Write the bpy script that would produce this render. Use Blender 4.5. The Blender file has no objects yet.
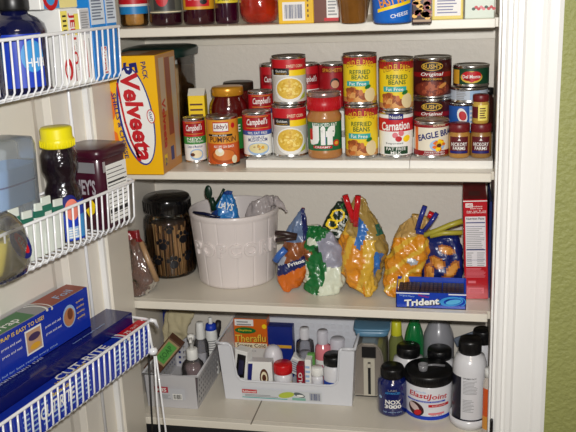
import bpy, math, random
from mathutils import Vector, Matrix
from mathutils.geometry import tessellate_polygon
random.seed(7)
C = bpy.context.scene.collection
PI = math.pi
sc = bpy.context.scene

# ------------------------------------------------------------ camera
ZO = 1.10                                   # height of the underside of the can shelf
F = 842.5
yaw, pitch, roll = math.radians(11.858), math.radians(15.915), math.radians(-2.350)
CAM = Vector((0.2183, -1.6842, 0.4137 + ZO))
fw = Vector((-math.sin(yaw)*math.cos(pitch), math.cos(yaw)*math.cos(pitch), -math.sin(pitch)))
rt = Vector((math.cos(yaw), math.sin(yaw), 0)); up = rt.cross(fw)
RT = math.cos(roll)*rt + math.sin(roll)*up; UP = -math.sin(roll)*rt + math.cos(roll)*up
cam = bpy.data.objects.new('camera', bpy.data.cameras.new('camera')); C.objects.link(cam)
m = Matrix((RT, UP, -fw)).transposed().to_4x4(); m.translation = CAM
cam.matrix_world = m
cam.data.sensor_width = 36; cam.data.lens = F/576*36; cam.data.clip_start = .05
sc.camera = cam
sc.view_settings.view_transform = 'Standard'; sc.view_settings.look = 'None'
sc.view_settings.exposure = 0.0; sc.view_settings.gamma = 1; sc.view_settings.use_curve_mapping = False
# ------------------------------------------------------------ light
w = bpy.data.worlds.new('world'); sc.world = w; w.use_nodes = True
w.node_tree.nodes['Background'].inputs[0].default_value = (1.0, .93, .84, 1)
w.node_tree.nodes['Background'].inputs[1].default_value = 0.13
fl = bpy.data.lights.new('camera_flash', 'SPOT'); fl.energy = 88; fl.color = (1, .985, .96)
fl.shadow_soft_size = .018; fl.spot_size = math.radians(100); fl.spot_blend = 1.0
flo = bpy.data.objects.new('camera_flash', fl); C.objects.link(flo)
flo.location = CAM + UP*.055 + RT*.02
_aim = Vector((.02, 0, ZO+.19)) - flo.location
flo.rotation_euler = _aim.to_track_quat('-Z', 'Y').to_euler()
cl = bpy.data.lights.new('overhead_area_light', 'AREA'); cl.energy = 10; cl.size = .5; cl.color = (1, .86, .68)  # weak warm area light overhead, out of view
clo = bpy.data.objects.new('overhead_area_light', cl); C.objects.link(clo); clo.location = (.5, -1.9, 2.38)

def ray(px, py):
    return fw + RT*((px-288)/F) - UP*((py-216)/F)
def PZ(px, py, z):
    d = ray(px, py); return CAM + d*((z-CAM.z)/d.z)
def PY(px, py, Y):
    d = ray(px, py); return CAM + d*((Y-CAM.y)/d.y)
def depth(p): return (Vector(p)-CAM).dot(fw)

# ------------------------------------------------------------ materials
_m = {}
def M(name, col, rough=.5, metal=0, alpha=None, coat=0, bump=0, bscale=60, spec=.5, var=0, vscale=40, emis=0):
    if name in _m: return _m[name]
    mt = bpy.data.materials.new(name); mt.use_nodes = True
    nt = mt.node_tree; b = nt.nodes['Principled BSDF']
    b.inputs['Base Color'].default_value = (*col, 1); b.inputs['Roughness'].default_value = rough
    b.inputs['Metallic'].default_value = metal; b.inputs['Coat Weight'].default_value = coat
    b.inputs['Coat Roughness'].default_value = .08
    b.inputs['Specular IOR Level'].default_value = spec
    tc = nt.nodes.new('ShaderNodeTexCoord')
    if bump:
        n = nt.nodes.new('ShaderNodeTexNoise'); n.inputs['Scale'].default_value = bscale; n.inputs['Detail'].default_value = 4
        bp = nt.nodes.new('ShaderNodeBump'); bp.inputs['Strength'].default_value = bump; bp.inputs['Distance'].default_value = .004
        nt.links.new(tc.outputs['Object'], n.inputs['Vector'])
        nt.links.new(n.outputs[0], bp.inputs['Height']); nt.links.new(bp.outputs[0], b.inputs['Normal'])
    if var:
        n = nt.nodes.new('ShaderNodeTexNoise'); n.inputs['Scale'].default_value = vscale; n.inputs['Detail'].default_value = 5
        r = nt.nodes.new('ShaderNodeMapRange'); r.inputs[1].default_value = .3; r.inputs[2].default_value = .7
        r.inputs[3].default_value = 1-var; r.inputs[4].default_value = 1+var
        mx = nt.nodes.new('ShaderNodeMix'); mx.data_type = 'RGBA'; mx.blend_type = 'MULTIPLY'; mx.inputs[0].default_value = 1
        mx.inputs[6].default_value = (*col, 1)
        nt.links.new(tc.outputs['Object'], n.inputs['Vector']); nt.links.new(n.outputs[0], r.inputs[0])
        nt.links.new(r.outputs[0], mx.inputs[7]); nt.links.new(mx.outputs[2], b.inputs['Base Color'])
    _m[name] = mt; return mt
def glassy(name, tint=(.9, .92, .92), rough=.03, opac=0.0, oc=(.5, .5, .5), gloss=1.0):
    """thin clear plastic or glass: see-through with a sharp sheen; opac mixes in a milky surface"""
    if name in _m: return _m[name]
    mt = bpy.data.materials.new(name); mt.use_nodes = True; nt = mt.node_tree; nt.nodes.clear()
    out = nt.nodes.new('ShaderNodeOutputMaterial')
    tr = nt.nodes.new('ShaderNodeBsdfTransparent'); tr.inputs[0].default_value = (*tint, 1)
    gl = nt.nodes.new('ShaderNodeBsdfGlossy'); gl.inputs['Roughness'].default_value = rough
    lw = nt.nodes.new('ShaderNodeFresnel'); lw.inputs[0].default_value = 1.5
    mu = nt.nodes.new('ShaderNodeMath'); mu.operation = 'MULTIPLY'; mu.inputs[1].default_value = gloss
    nt.links.new(lw.outputs[0], mu.inputs[0])
    mx = nt.nodes.new('ShaderNodeMixShader'); nt.links.new(mu.outputs[0], mx.inputs[0])
    df = nt.nodes.new('ShaderNodeBsdfDiffuse'); df.inputs[0].default_value = (*oc, 1)
    m2 = nt.nodes.new('ShaderNodeMixShader'); m2.inputs[0].default_value = opac
    nt.links.new(tr.outputs[0], m2.inputs[1]); nt.links.new(df.outputs[0], m2.inputs[2])
    nt.links.new(m2.outputs[0], mx.inputs[1]); nt.links.new(gl.outputs[0], mx.inputs[2])
    nt.links.new(mx.outputs[0], out.inputs[0]); _m[name] = mt; return mt

def srgb(r, g, b):
    f = lambda c: (c/255/12.92) if c/255 <= .04045 else ((c/255+.055)/1.055)**2.4
    return (f(r), f(g), f(b))
def K(name, r, g, b, rough=.45, **k):       # a printed or painted colour given as sRGB
    return M(name, srgb(r, g, b), rough, **k)
PAINT = K('cream_gloss_paint', 232, 226, 212, .35, bump=.05, bscale=30)
SHELFP = K('cream_shelf_paint', 222, 215, 200, .3, bump=.06, bscale=25, var=.04, vscale=6)
WALLP = K('cream_wall_paint', 220, 213, 201, .5, bump=.25, bscale=90)
WHITEP = K('white_trim_paint', 244, 243, 240, .3)
DOORP = K('door_paint', 238, 232, 220, .35)
WHITE = K('white_print', 240, 240, 236); BLACK = K('black_print', 16, 15, 18)
SILVER = M('tin_plate', (.72, .71, .69), .25, 1); DTIN = M('tin_lid', (.6, .6, .58), .32, 1)
RED = K('red_print', 200, 14, 26); DRED = K('dark_red_print', 140, 8, 18); NAVY = K('navy_print', 16, 26, 110)
BLUE = K('blue_print', 20, 60, 185); SKY = K('sky_blue_print', 60, 150, 215); YEL = K('yellow_print', 250, 212, 20)
GOLD = K('gold_print', 226, 170, 50); ORG = K('orange_print', 228, 110, 20); GRN = K('green_print', 20, 110, 45)
DGRN = K('dark_green_print', 10, 60, 30); TEAL = K('teal_print', 50, 170, 165); BRN = K('brown_print', 90, 45, 22)
MAR = K('maroon_print', 92, 14, 26); CRM = K('cream_print', 238, 226, 190); GRY = K('grey_print', 150, 150, 152)
PINK = K('pink_print', 225, 120, 130); LBLUE = K('pale_blue_print', 160, 190, 225); LYEL = K('pale_yellow_print', 245, 228, 110)

# ------------------------------------------------------------ mesh builder
_glyph = {}
def glyphs(text, bold=0.0, shear=0.0, sp=1.0):
    key = (text, bold, shear, sp)
    if key in _glyph: return _glyph[key]
    cu = bpy.data.curves.new('lettering', 'FONT'); cu.body = text; cu.offset = bold*.38; cu.shear = shear; cu.space_character = sp
    cu.resolution_u = 2
    o = bpy.data.objects.new('lettering', cu); C.objects.link(o)
    dg = bpy.context.evaluated_depsgraph_get(); dg.update()
    me = o.evaluated_get(dg).to_mesh()
    vs = [(v.co.x, v.co.y) for v in me.vertices]
    me.calc_loop_triangles(); tr = [tuple(t.vertices) for t in me.loop_triangles]
    o.evaluated_get(dg).to_mesh_clear(); bpy.data.objects.remove(o); bpy.data.curves.remove(cu)
    xs = [v[0] for v in vs] or [0, 1]; ys = [v[1] for v in vs] or [0, 1]
    x0, x1, y0, y1 = min(xs), max(xs), min(ys), max(ys)
    vs = [((x-x0)/max(1e-6, x1-x0)-.5, (y-y0)/max(1e-6, y1-y0)-.5) for x, y in vs]
    _glyph[key] = (vs, tr); return _glyph[key]

class Cyl:
    curved = True
    def __init__(s, r, a0=0, c=(0, 0), taper=0, z0=0): s.r, s.a0, s.c, s.taper, s.z0 = r, a0, c, taper, z0
    def P(s, u, v, l=0):
        R = s.r+s.taper*(v-s.z0)+l; a = s.a0+u/s.r
        return (s.c[0]+R*math.sin(a), s.c[1]-R*math.cos(a), v)
class Plane:
    curved = False
    def __init__(s, o, u, v):
        s.o, s.u, s.v = Vector(o), Vector(u).normalized(), Vector(v).normalized(); s.n = s.u.cross(s.v)
    def P(s, u, v, l=0): return tuple(s.o+s.u*u+s.v*v+s.n*l)
class FuncSurf:
    curved = True
    def __init__(s, f): s.f = f
    def P(s, u, v, l=0): return s.f(u, v, l)
STEP = .004
def clip(poly, u0, u1):
    for sgn, lim in ((1, u0), (-1, -u1)):
        out = []
        for i in range(len(poly)):
            a, b = poly[i], poly[(i+1) % len(poly)]
            da, db = sgn*a[0]-lim, sgn*b[0]-lim
            if da >= 0: out.append(a)
            if (da > 0 and db < 0) or (da < 0 and db > 0):
                t = da/(da-db); out.append((a[0]+(b[0]-a[0])*t, a[1]+(b[1]-a[1])*t))
        poly = out
        if len(poly) < 3: return []
    return poly

class MB:
    def __init__(s): s.v, s.f, s.mi, s.sm, s.mats = [], [], [], [], []
    def m(s, mat):
        if mat not in s.mats: s.mats.append(mat)
        return s.mats.index(mat)
    def add(s, vs, fs, mat, smooth=False):
        o = len(s.v); s.v += [tuple(x) for x in vs]; k = s.m(mat)
        for f in fs: s.f.append(tuple(o+i for i in f)); s.mi.append(k); s.sm.append(smooth)
        return s
    # --- solids
    def box(s, lo, hi, mat, T=None, bev=0.0):
        x0, y0, z0 = lo; x1, y1, z1 = hi
        if bev:
            b = bev; vs = []; idx = {}
            for ix, (x, sx) in enumerate(((x0, 1), (x1, -1))):
                for iy, (y, sy) in enumerate(((y0, 1), (y1, -1))):
                    for iz, (z, sz) in enumerate(((z0, 1), (z1, -1))):
                        idx[ix, iy, iz] = len(vs)
                        vs += [(x, y+sy*b, z+sz*b), (x+sx*b, y, z+sz*b), (x+sx*b, y+sy*b, z)]
            fs = []
            g = lambda i, j, k, a: idx[i, j, k]+a
            for a, perm in ((0, lambda p, q, r: (r, p, q)), (1, lambda p, q, r: (p, r, q)), (2, lambda p, q, r: (p, q, r))):
                for r in (0, 1):
                    fs.append(tuple(g(*perm(p, q, r), a) for p, q in ((0, 0), (1, 0), (1, 1), (0, 1))))
            for p in (0, 1):
                for q in (0, 1):
                    fs.append((g(0, p, q, 1), g(1, p, q, 1), g(1, p, q, 2), g(0, p, q, 2)))
                    fs.append((g(p, 0, q, 0), g(p, 1, q, 0), g(p, 1, q, 2), g(p, 0, q, 2)))
                    fs.append((g(p, q, 0, 0), g(p, q, 1, 0), g(p, q, 1, 1), g(p, q, 0, 1)))
            for i in (0, 1):
                for j in (0, 1):
                    for k in (0, 1): fs.append((g(i, j, k, 0), g(i, j, k, 1), g(i, j, k, 2)))
        else:
            vs = [(x, y, z) for x in (x0, x1) for y in (y0, y1) for z in (z0, z1)]
            fs = [(0, 1, 3, 2), (4, 6, 7, 5), (0, 4, 5, 1), (2, 3, 7, 6), (0, 2, 6, 4), (1, 5, 7, 3)]
        if T: vs = [tuple(T @ Vector(v)) for v in vs]
        return s.add(vs, fs, mat)
    def lathe(s, prof, mat, n=40, c=(0, 0), cap=True, T=None, sx=1, sy=1, power=2, bands=None, smooth=True):
        """prof: (r, z) from bottom to top; power>2 gives a rounded square section"""
        vs = []; fs = []
        for r, z in prof:
            for i in range(n):
                a = 2*PI*i/n; q = 1 if power == 2 else (abs(math.cos(a))**power+abs(math.sin(a))**power)**(-1/power)
                vs.append((c[0]+r*sx*q*math.sin(a), c[1]-r*sy*q*math.cos(a), z))
        if T: vs = [tuple(T @ Vector(v)) for v in vs]
        L = len(prof)
        if bands is None:
            for j in range(L-1):
                for i in range(n): fs.append((j*n+i, j*n+(i+1) % n, (j+1)*n+(i+1) % n, (j+1)*n+i))
            if cap: fs.append(tuple(range(n-1, -1, -1))); fs.append(tuple((L-1)*n+i for i in range(n)))
            return s.add(vs, fs, mat, smooth)
        o = len(s.v); s.v += vs
        for j in range(L-1):
            k = s.m(bands[j] if bands[j] else mat)
            for i in range(n): s.f.append((o+j*n+i, o+j*n+(i+1) % n, o+(j+1)*n+(i+1) % n, o+(j+1)*n+i)); s.mi.append(k); s.sm.append(smooth)
        if cap:
            k = s.m(mat)
            s.f.append(tuple(o+i for i in range(n-1, -1, -1))); s.mi.append(k); s.sm.append(False)
            s.f.append(tuple(o+(L-1)*n+i for i in range(n))); s.mi.append(k); s.sm.append(False)
        return s
    def tube(s, pts, r, mat, n=8, closed=False, rr=None):
        P = [Vector(p) for p in pts]; L = len(P); vs = []; prev = None
        for i, p in enumerate(P):
            if closed: t = (P[(i+1) % L]-P[i-1]).normalized()
            else: t = (P[min(i+1, L-1)]-P[max(i-1, 0)]).normalized()
            if prev is None:
                a = Vector((0, 0, 1)) if abs(t.z) < .9 else Vector((1, 0, 0)); u = t.cross(a).normalized()
            else: u = (prev-t*prev.dot(t)).normalized()
            prev = u; q = t.cross(u); R = rr[i] if rr else r
            for k in range(n): vs.append(p+(u*math.cos(2*PI*k/n)+q*math.sin(2*PI*k/n))*R)
        fs = []
        for j in range(L if closed else L-1):
            j2 = (j+1) % L
            for k in range(n): fs.append((j*n+k, j*n+(k+1) % n, j2*n+(k+1) % n, j2*n+k))
        if not closed: fs.append(tuple(range(n-1, -1, -1))); fs.append(tuple((L-1)*n+k for k in range(n)))
        return s.add(vs, fs, mat, True)
    def prism(s, pts, y0, y1, mat, T=None):
        """outline in x,z extruded along y"""
        n = len(pts); vs = [(x, y0, z) for x, z in pts]+[(x, y1, z) for x, z in pts]
        if T: vs = [tuple(T @ Vector(v)) for v in vs]
        tr = tessellate_polygon([[Vector((x, z, 0)) for x, z in pts]])
        fs = [tuple(t) for t in tr]+[tuple(n+i for i in reversed(t)) for t in tr]
        fs += [(i, (i+1) % n, n+(i+1) % n, n+i) for i in range(n)]
        return s.add(vs, fs, mat)
    def blob(s, c, r, mat, n=10, m=6, sc_=(1, 1, 1), T=None):
        vs = []; fs = []
        for j in range(m+1):
            t = PI*j/m
            for i in range(n):
                a = 2*PI*i/n; v = (c[0]+r*sc_[0]*math.sin(t)*math.cos(a), c[1]+r*sc_[1]*math.sin(t)*math.sin(a), c[2]+r*sc_[2]*math.cos(t))
                vs.append(T @ Vector(v) if T else v)
        for j in range(m):
            for i in range(n): fs.append((j*n+i, (j+1)*n+i, (j+1)*n+(i+1) % n, j*n+(i+1) % n))
        return s.add(vs, fs, mat, True)
    # --- printing on a surface
    def poly2(s, S, pts, mat, l=0):
        if not S.curved:
            tr = tessellate_polygon([[Vector((x, z, 0)) for x, z in pts]])
            return s.add([S.P(x, z, l) for x, z in pts], [tuple(t) for t in tr], mat)
        for t in tessellate_polygon([[Vector((x, z, 0)) for x, z in pts]]): s._tri(S, [pts[i] for i in t], mat, l)
        return s
    def _tri(s, S, tri, mat, l):
        u0 = min(p[0] for p in tri); u1 = max(p[0] for p in tri)
        k0 = math.floor(u0/STEP); k1 = math.ceil(u1/STEP)
        if k1-k0 <= 1: s.add([S.P(x, z, l) for x, z in tri], [tuple(range(3))], mat); return
        for k in range(k0, k1):
            q = clip(list(tri), k*STEP, (k+1)*STEP)
            if q: s.add([S.P(x, z, l) for x, z in q], [tuple(range(len(q)))], mat)
    def rect(s, S, u0, u1, v0, v1, mat, l=0):
        n = max(1, math.ceil((u1-u0)/STEP)) if S.curved else 1
        vs = []; fs = []
        for i in range(n+1):
            u = u0+(u1-u0)*i/n; vs += [S.P(u, v0, l), S.P(u, v1, l)]
        for i in range(n): fs.append((2*i, 2*i+2, 2*i+3, 2*i+1))
        return s.add(vs, fs, mat, S.curved)
    def ell(s, S, uc, vc, ru, rv, mat, l=0, n=18, rot=0, a0=0, a1=2*PI):
        pts = []
        for i in range(n+(a1-a0 < 6)):
            a = a0+(a1-a0)*i/n; x, y = ru*math.cos(a), rv*math.sin(a)
            pts.append((uc+x*math.cos(rot)-y*math.sin(rot), vc+x*math.sin(rot)+y*math.cos(rot)))
        return s.poly2(S, pts, mat, l)
    def ring(s, S, uc, vc, ru, rv, w, mat, l=0, n=24, rot=0, a0=0, a1=2*PI):
        for i in range(n):
            q = []
            for (a, k) in ((a0+(a1-a0)*i/n, 1), (a0+(a1-a0)*(i+1)/n, 1), (a0+(a1-a0)*(i+1)/n, 0), (a0+(a1-a0)*i/n, 0)):
                x, y = (ru-w*(1-k))*math.cos(a), (rv-w*(1-k))*math.sin(a)
                q.append((uc+x*math.cos(rot)-y*math.sin(rot), vc+x*math.sin(rot)+y*math.cos(rot)))
            s.add([S.P(x, y, l) for x, y in q], [(0, 1, 2, 3)], mat)
        return s
    def stroke(s, S, pts, w, mat, l=0):
        for i in range(len(pts)-1):
            a, b = Vector(pts[i]), Vector(pts[i+1]); d = (b-a).normalized(); n = Vector((-d.y, d.x))*w/2; a = a-d*w*.2; b = b+d*w*.2
            s.add([S.P(*(a-n), l), S.P(*(b-n), l), S.P(*(b+n), l), S.P(*(a+n), l)], [(0, 1, 2, 3)], mat)
        return s
    def text(s, S, t, uc, vc, w, h, mat, l=.0008, bold=.02, rot=0, shear=0, arc=0, sp=1.0, slope=0):
        vs, tr = glyphs(t, bold, shear, sp); cr, sr = math.cos(rot), math.sin(rot)
        pts = []
        for x, y in vs:
            X, Y = x*w, y*h+arc*(1-4*x*x)+slope*x*w
            pts.append((uc+X*cr-Y*sr, vc+X*sr+Y*cr))
        if not S.curved: return s.add([S.P(x, y, l) for x, y in pts], tr, mat)
        for q in tr: s._tri(S, [pts[i] for i in q], mat, l)
        return s
    def text3(s, S, t, uc, vc, w, h, mat, depth):
        cu = bpy.data.curves.new('lettering', 'FONT'); cu.body = t; cu.extrude = .05; cu.bevel_depth = .03; cu.offset = .015; cu.space_character = 1.25; cu.bevel_resolution = 1
        o = bpy.data.objects.new('lettering', cu); C.objects.link(o); dg = bpy.context.evaluated_depsgraph_get(); dg.update()
        me = o.evaluated_get(dg).to_mesh(); V = [v.co.copy() for v in me.vertices]; me.calc_loop_triangles(); T = [tuple(q.vertices) for q in me.loop_triangles]
        o.evaluated_get(dg).to_mesh_clear(); bpy.data.objects.remove(o)
        x0, x1 = min(v.x for v in V), max(v.x for v in V); y0, y1 = min(v.y for v in V), max(v.y for v in V); z1 = max(v.z for v in V)
        return s.add([S.P(uc+((v.x-x0)/(x1-x0)-.5)*w, vc+((v.y-y0)/(y1-y0)-.5)*h, v.z/z1*depth*.8) for v in V], T, mat)
    def lines(s, S, u0, u1, v0, v1, n, mat, l=.0006, seed=1, fill=.5):
        rnd = random.Random(seed); h = (v1-v0)/n
        for i in range(n):
            e = u1-(u1-u0)*rnd.random()*.3
            s.rect(S, u0, e, v0+i*h, v0+(i+fill)*h, mat, l)
        return s
    def barcode(s, S, u0, u1, v0, v1, l=.0006, seed=3, mat=None, bg=None):
        rnd = random.Random(seed); s.rect(S, u0-.002, u1+.002, v0-.002, v1+.002, bg or WHITE, l)
        u = u0
        while u < u1:
            wd = rnd.choice((.0006, .0009, .0014)); s.rect(S, u, min(u+wd, u1), v0, v1, mat or BLACK, l+.0004); u += wd+rnd.choice((.0006, .001, .0015))
        return s
    def build(s, name, parent=None, bevel=0, **kw):
        me = bpy.data.meshes.new(name); me.from_pydata(s.v, [], s.f)
        for mt in s.mats: me.materials.append(mt)
        me.polygons.foreach_set('material_index', s.mi); me.polygons.foreach_set('use_smooth', s.sm)
        me.validate(); me.update()
        o = bpy.data.objects.new(name, me); C.objects.link(o)
        if parent: o.parent = parent
        for k, v in kw.items(): o[k] = v
        return o
def struct(name, mb):
    o = mb.build(name); o['kind'] = 'structure'; return o
def thing(name, label, cat, loc=(0, 0, 0), rz=0, group=None, rot=None, M4=None):
    o = bpy.data.objects.new(name, None); C.objects.link(o); o.empty_display_size = .03
    if M4 is not None: o.matrix_world = M4
    else: o.location = loc; o.rotation_euler = rot if rot else (0, 0, rz)
    o['label'] = label; o['category'] = cat
    if group: o['group'] = group
    return o
def face_cam(x, y, off=0): return math.atan2(CAM.x-x, -(CAM.y-y))+off
def smooth_mesh(o, ang=.6):
    pass

# ------------------------------------------------------------ pixel to place helpers
def pix(P):
    v = Vector(P)-CAM; w_ = v.dot(fw); return 288+F*v.dot(RT)/w_, 216-F*v.dot(UP)/w_
def standing(x0, x1, yb, yt, zs, Yc=None, front=False, level=.5, base=None, _in=False):
    """a round thing standing on height zs: gives centre, radius, height"""
    cx = (x0+x1)/2
    base = Yc
    if Yc is None:
        p = PZ(cx, yb, zs); d = depth(p); r = (x1-x0)/2*d/F; r = (x1-x0)/2*(d+r)/F
        h = Vector((p.x-CAM.x, p.y-CAM.y)).normalized(); X, Y = p.x+h.x*r, p.y+h.y*r
    else:
        p = PY(cx, (yb+yt)/2, Yc); X, Y = p.x, Yc; r = (x1-x0)/2*depth(p)/F
    q = CAM; d = ray(cx, yt); t = (Vector((X, Y)) - Vector((q.x, q.y))).length + r
    if front: t -= 2*r
    z = CAM.z + d.z*t/Vector((d.x, d.y)).length
    if base is None and not _in:        # allow for the lean of uprights: the pixel columns are taken at height level*h
        e = cx-pix((X, Y, zs+(z-zs)*level))[0]
        return standing(x0+e, x1+e, yb, yt, zs, None, front, level, None, True)[:3]+(z-zs,)
    return X, Y, r, z-zs

# ============================================================ structure
S = [ZO+.3027, ZO, ZO-.3028, ZO-.5981]      # undersides of the four shelves
TOP = [z+.018 for z in S]                    # their upper faces
XL, XR, YB = -.545, .2935, .305
JL, JR, YF = -.497, .2905, -.115
o = struct('floor', MB().box((-3, -4, -.05), (3, .6, 0), M('floor_tile_beige', srgb(150, 135, 115), .5, var=.1, vscale=5)))
o = struct('wall_back', MB().box((XL-.1, YB, 0), (XR+.1, YB+.1, 2.44), WALLP))
o = struct('wall_left', MB().box((XL-.1, -.01, 0), (XL, YB, 2.44), WALLP))
o = struct('wall_right', MB().box((XR, -.01, 0), (XR+.1, YB, 2.44), WALLP))
GREEN = M('olive_orange_peel_wall', srgb(150, 153, 90), .55, bump=.85, bscale=120, var=.05, vscale=60)
CREAMW = WALLP
mb = MB().box((JR+.02, YF, 0), (3, -.01, 2.44), GREEN)
o = struct('wall_front', mb)
o = struct('wall_front_left', MB().box((-3, YF, 0), (JL-.02, -.01, 2.44), GREEN))
o = struct('wall_front_header', MB().box((JL-.02, YF, 2.10), (JR+.02, -.01, 2.44), GREEN))
o = struct('ceiling', MB().box((-3, -4, 2.44), (3, .6, 2.5), M('ceiling_white', srgb(235, 232, 225), .7, bump=.3, bscale=60)))
# jambs
o = struct('trim_1', MB().box((JL-.02, YF-.002, 0), (JL, -.008, 2.10), PAINT))
mb = MB().box((JR, YF-.002, 0), (JR+.02, -.008, 2.10), WHITEP).box((JR-.0035, YF+.045, 0), (JR, YF+.085, 2.08), WHITEP)
o = struct('trim_2', mb)
o = struct('trim_3', MB().box((JL, YF-.002, 2.08), (JR, -.008, 2.10), WHITEP))
# fluted casing on the right: profile in x,y extruded upwards
def casing(x0, sgn, name):
    pr = [(0, 0), (0, .013), (.004, .016), (.010, .016), (.013, .011), (.017, .011), (.021, .015), (.029, .0155), (.034, .011),
          (.040, .0125), (.050, .0145), (.060, .015), (.068, .014), (.073, .017), (.080, .0185), (.088, .0185), (.0955, .0155), (.0965, 0)]
    mb = MB(); n = len(pr)
    vs = [(x0+sgn*a, YF-b, z) for z in (0, 2.17) for a, b in pr]
    fs = [(i, (i+1) % n, n+(i+1) % n, n+i) for i in range(n)]+[tuple(range(n)), tuple(range(2*n-1, n-1, -1))]
    mb.add(vs, fs, WHITEP); return struct(name, mb)
casing(JR+.006, 1, 'trim_4'); casing(JL-.006, -1, 'trim_5')
# cleats under each shelf
for k, zz in enumerate(S):
    mb = MB().box((XL, YB-.016, zz-.042), (XR, YB, zz), SHELFP)
    mb.box((XL, .02, zz-.042), (XL+.012, YB-.016, zz), SHELFP)
    struct('trim_%d' % (6+k), mb)
names = ['cream painted top shelf holding the jars and small packets', 'cream painted shelf holding the canned goods',
         'cream painted shelf holding the popcorn bucket and snack bags', 'cream painted lowest shelf holding the two plastic bins']
for k, zz in enumerate(S):
    sh = thing('pantry_shelf', names[k], 'shelf', (0, 0, zz), group=None)
    MB().box((XL, .018, .001), (XR-.004, YB-.0005, .018), SHELFP).build('shelf_board', sh)
    MB().box((JL-.03, 0, 0), (.2827, .018, .018), PAINT, bev=.0015).build('front_edge', sh)
    if k == 3:
        MB().box((-.2446, -.0006, .0176), (-.2416, YB-.02, .0184), K('shelf_seam', 120, 112, 100)).build('seam', sh)
# lower floor shelf things in the dark below the last shelf are not visible
# ============================================================ door with wire racks
AZ = math.radians(12.2)
dH = Vector((JL-.004, YF-.014, 0))
DU = Vector((-math.sin(AZ), -math.cos(AZ), 0)); DN = Vector((math.cos(AZ), -math.sin(AZ), 0))
DM = Matrix((DU, DN, Vector((0, 0, 1)))).transposed().to_4x4(); DM.translation = dH   # local x along the door away from hinge, y out of its face
mb = MB(); W_, H_ = .78, 2.03
mb.box((0, -.035, .01), (W_, -.008, H_), DOORP)
def frame_boards(mb, cols, rows):
    """stiles and rails standing proud of the sunk panels"""
    xs = [0]+[c for ab in cols for c in ab]+[W_]
    for i in range(0, len(xs), 2): mb.box((xs[i], -.008, .01), (xs[i+1], 0, H_), DOORP)
    zs = [.01]+[c for ab in rows for c in ab]+[H_]
    for (a, b) in cols:
        for i in range(0, len(zs), 2): mb.box((a, -.008, zs[i]), (b, -.0002, zs[i+1]), DOORP)
        for (c, d) in rows:
            e = .014
            for k, (ix, iy) in enumerate(((0, -.002), (.014, -.0075))): pass
            # sloping moulding round the panel and a raised field
            P = [(a, c), (b, c), (b, d), (a, d)]; Q = [(a+e, c+e), (b-e, c+e), (b-e, d-e), (a+e, d-e)]
            vs = [(x, -.001, z) for x, z in P]+[(x, -.0078, z) for x, z in Q]
            mb.add(vs, [(i, (i+1) % 4, 4+(i+1) % 4, 4+i) for i in range(4)], DOORP)
            g = .034; h = .05
            Q = [(a+g, c+g), (b-g, c+g), (b-g, d-g), (a+g, d-g)]; R = [(a+h, c+h), (b-h, c+h), (b-h, d-h), (a+h, d-h)]
            vs = [(x, -.0078, z) for x, z in Q]+[(x, -.002, z) for x, z in R]
            mb.add(vs, [(i, (i+1) % 4, 4+(i+1) % 4, 4+i) for i in range(4)]+[(4, 5, 6, 7)], DOORP)
frame_boards(mb, [(.098, .345), (.435, .680)], [(.22, .74), (.90, 1.50), (1.62, 1.92)])
o = struct('door_1', mb); o.matrix_world = Matrix.Translation(-DN*.015) @ DM
#SPLIT
# ============================================================ wire racks on the door
WIRE = K('white_coated_wire', 246, 247, 250, .25, coat=.4)
rack = thing('door_rack', 'white wire rack with three baskets mounted on the open pantry door', 'rack', M4=DM.copy())
inv = DM.inverted()
def D(px, py, y):
    d = ray(px, py); a = inv @ CAM; b = inv.to_3x3() @ d; t = (y-a.y)/b.y; q = a+b*t; return q.x, q.z
YR = .107; T0 = .018; T1 = .66; YD = -.008
for t in (.05, .63):
    MB().tube([(t, YD, .45), (t, YD, 1.95)], .0035, WIRE).build('upright', rack)
def basket(zt, zb, t0=T0, inset=.014):
    mb = MB(); c = .012
    loop = [(t0, YD, zt), (t0, YR-c, zt), (t0+c*.3, YR-c*.3, zt), (t0+c, YR, zt), (T1-c, YR, zt), (T1, YR-c, zt), (T1, YD, zt)]
    mb.tube(loop, .0030, WIRE, closed=True)
    low = [(t0+inset, YD, zb+.003), (t0+inset, YR-.012, zb+.003), (T1-inset, YR-.012, zb+.003), (T1-inset, YD, zb+.003)]
    mb.tube(low, .0024, WIRE, closed=True)
    mb.tube([(t0+inset, YR*.5, zb), (T1-inset, YR*.5, zb)], .0024, WIRE)
    n = int((T1-t0-.03)/.0172)
    for i in range(n+1):
        t = t0+.012+i*.0172
        mb.tube([(t, YR, zt), (t, YR-.004, zb+.012), (t, YR-.012, zb), (t, YR-.022, zb-.002), (t, YD, zb-.002), (t, YD, zt)], .0019, WIRE, n=6)
    for i in range(1, 5):
        y = YD+(YR-YD)*i/5
        mb.tube([(t0, y, zt), (t0+inset*.8, y, zb+.01), (t0+inset*1.4, y, zb)], .0018, WIRE, n=6)
    return mb.build('basket', rack)
basket(1.436, 1.341); basket(1.141, 1.058); basket(.842, .764, .010)
mb = MB().tube([(.012, YR-.002, .842), (.004, YR+.004, .838), (-.006, YR+.004, .818)], .0042, WIRE, rr=[.0042, .0045, .003])
mb.build('end_clip', rack)
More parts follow.
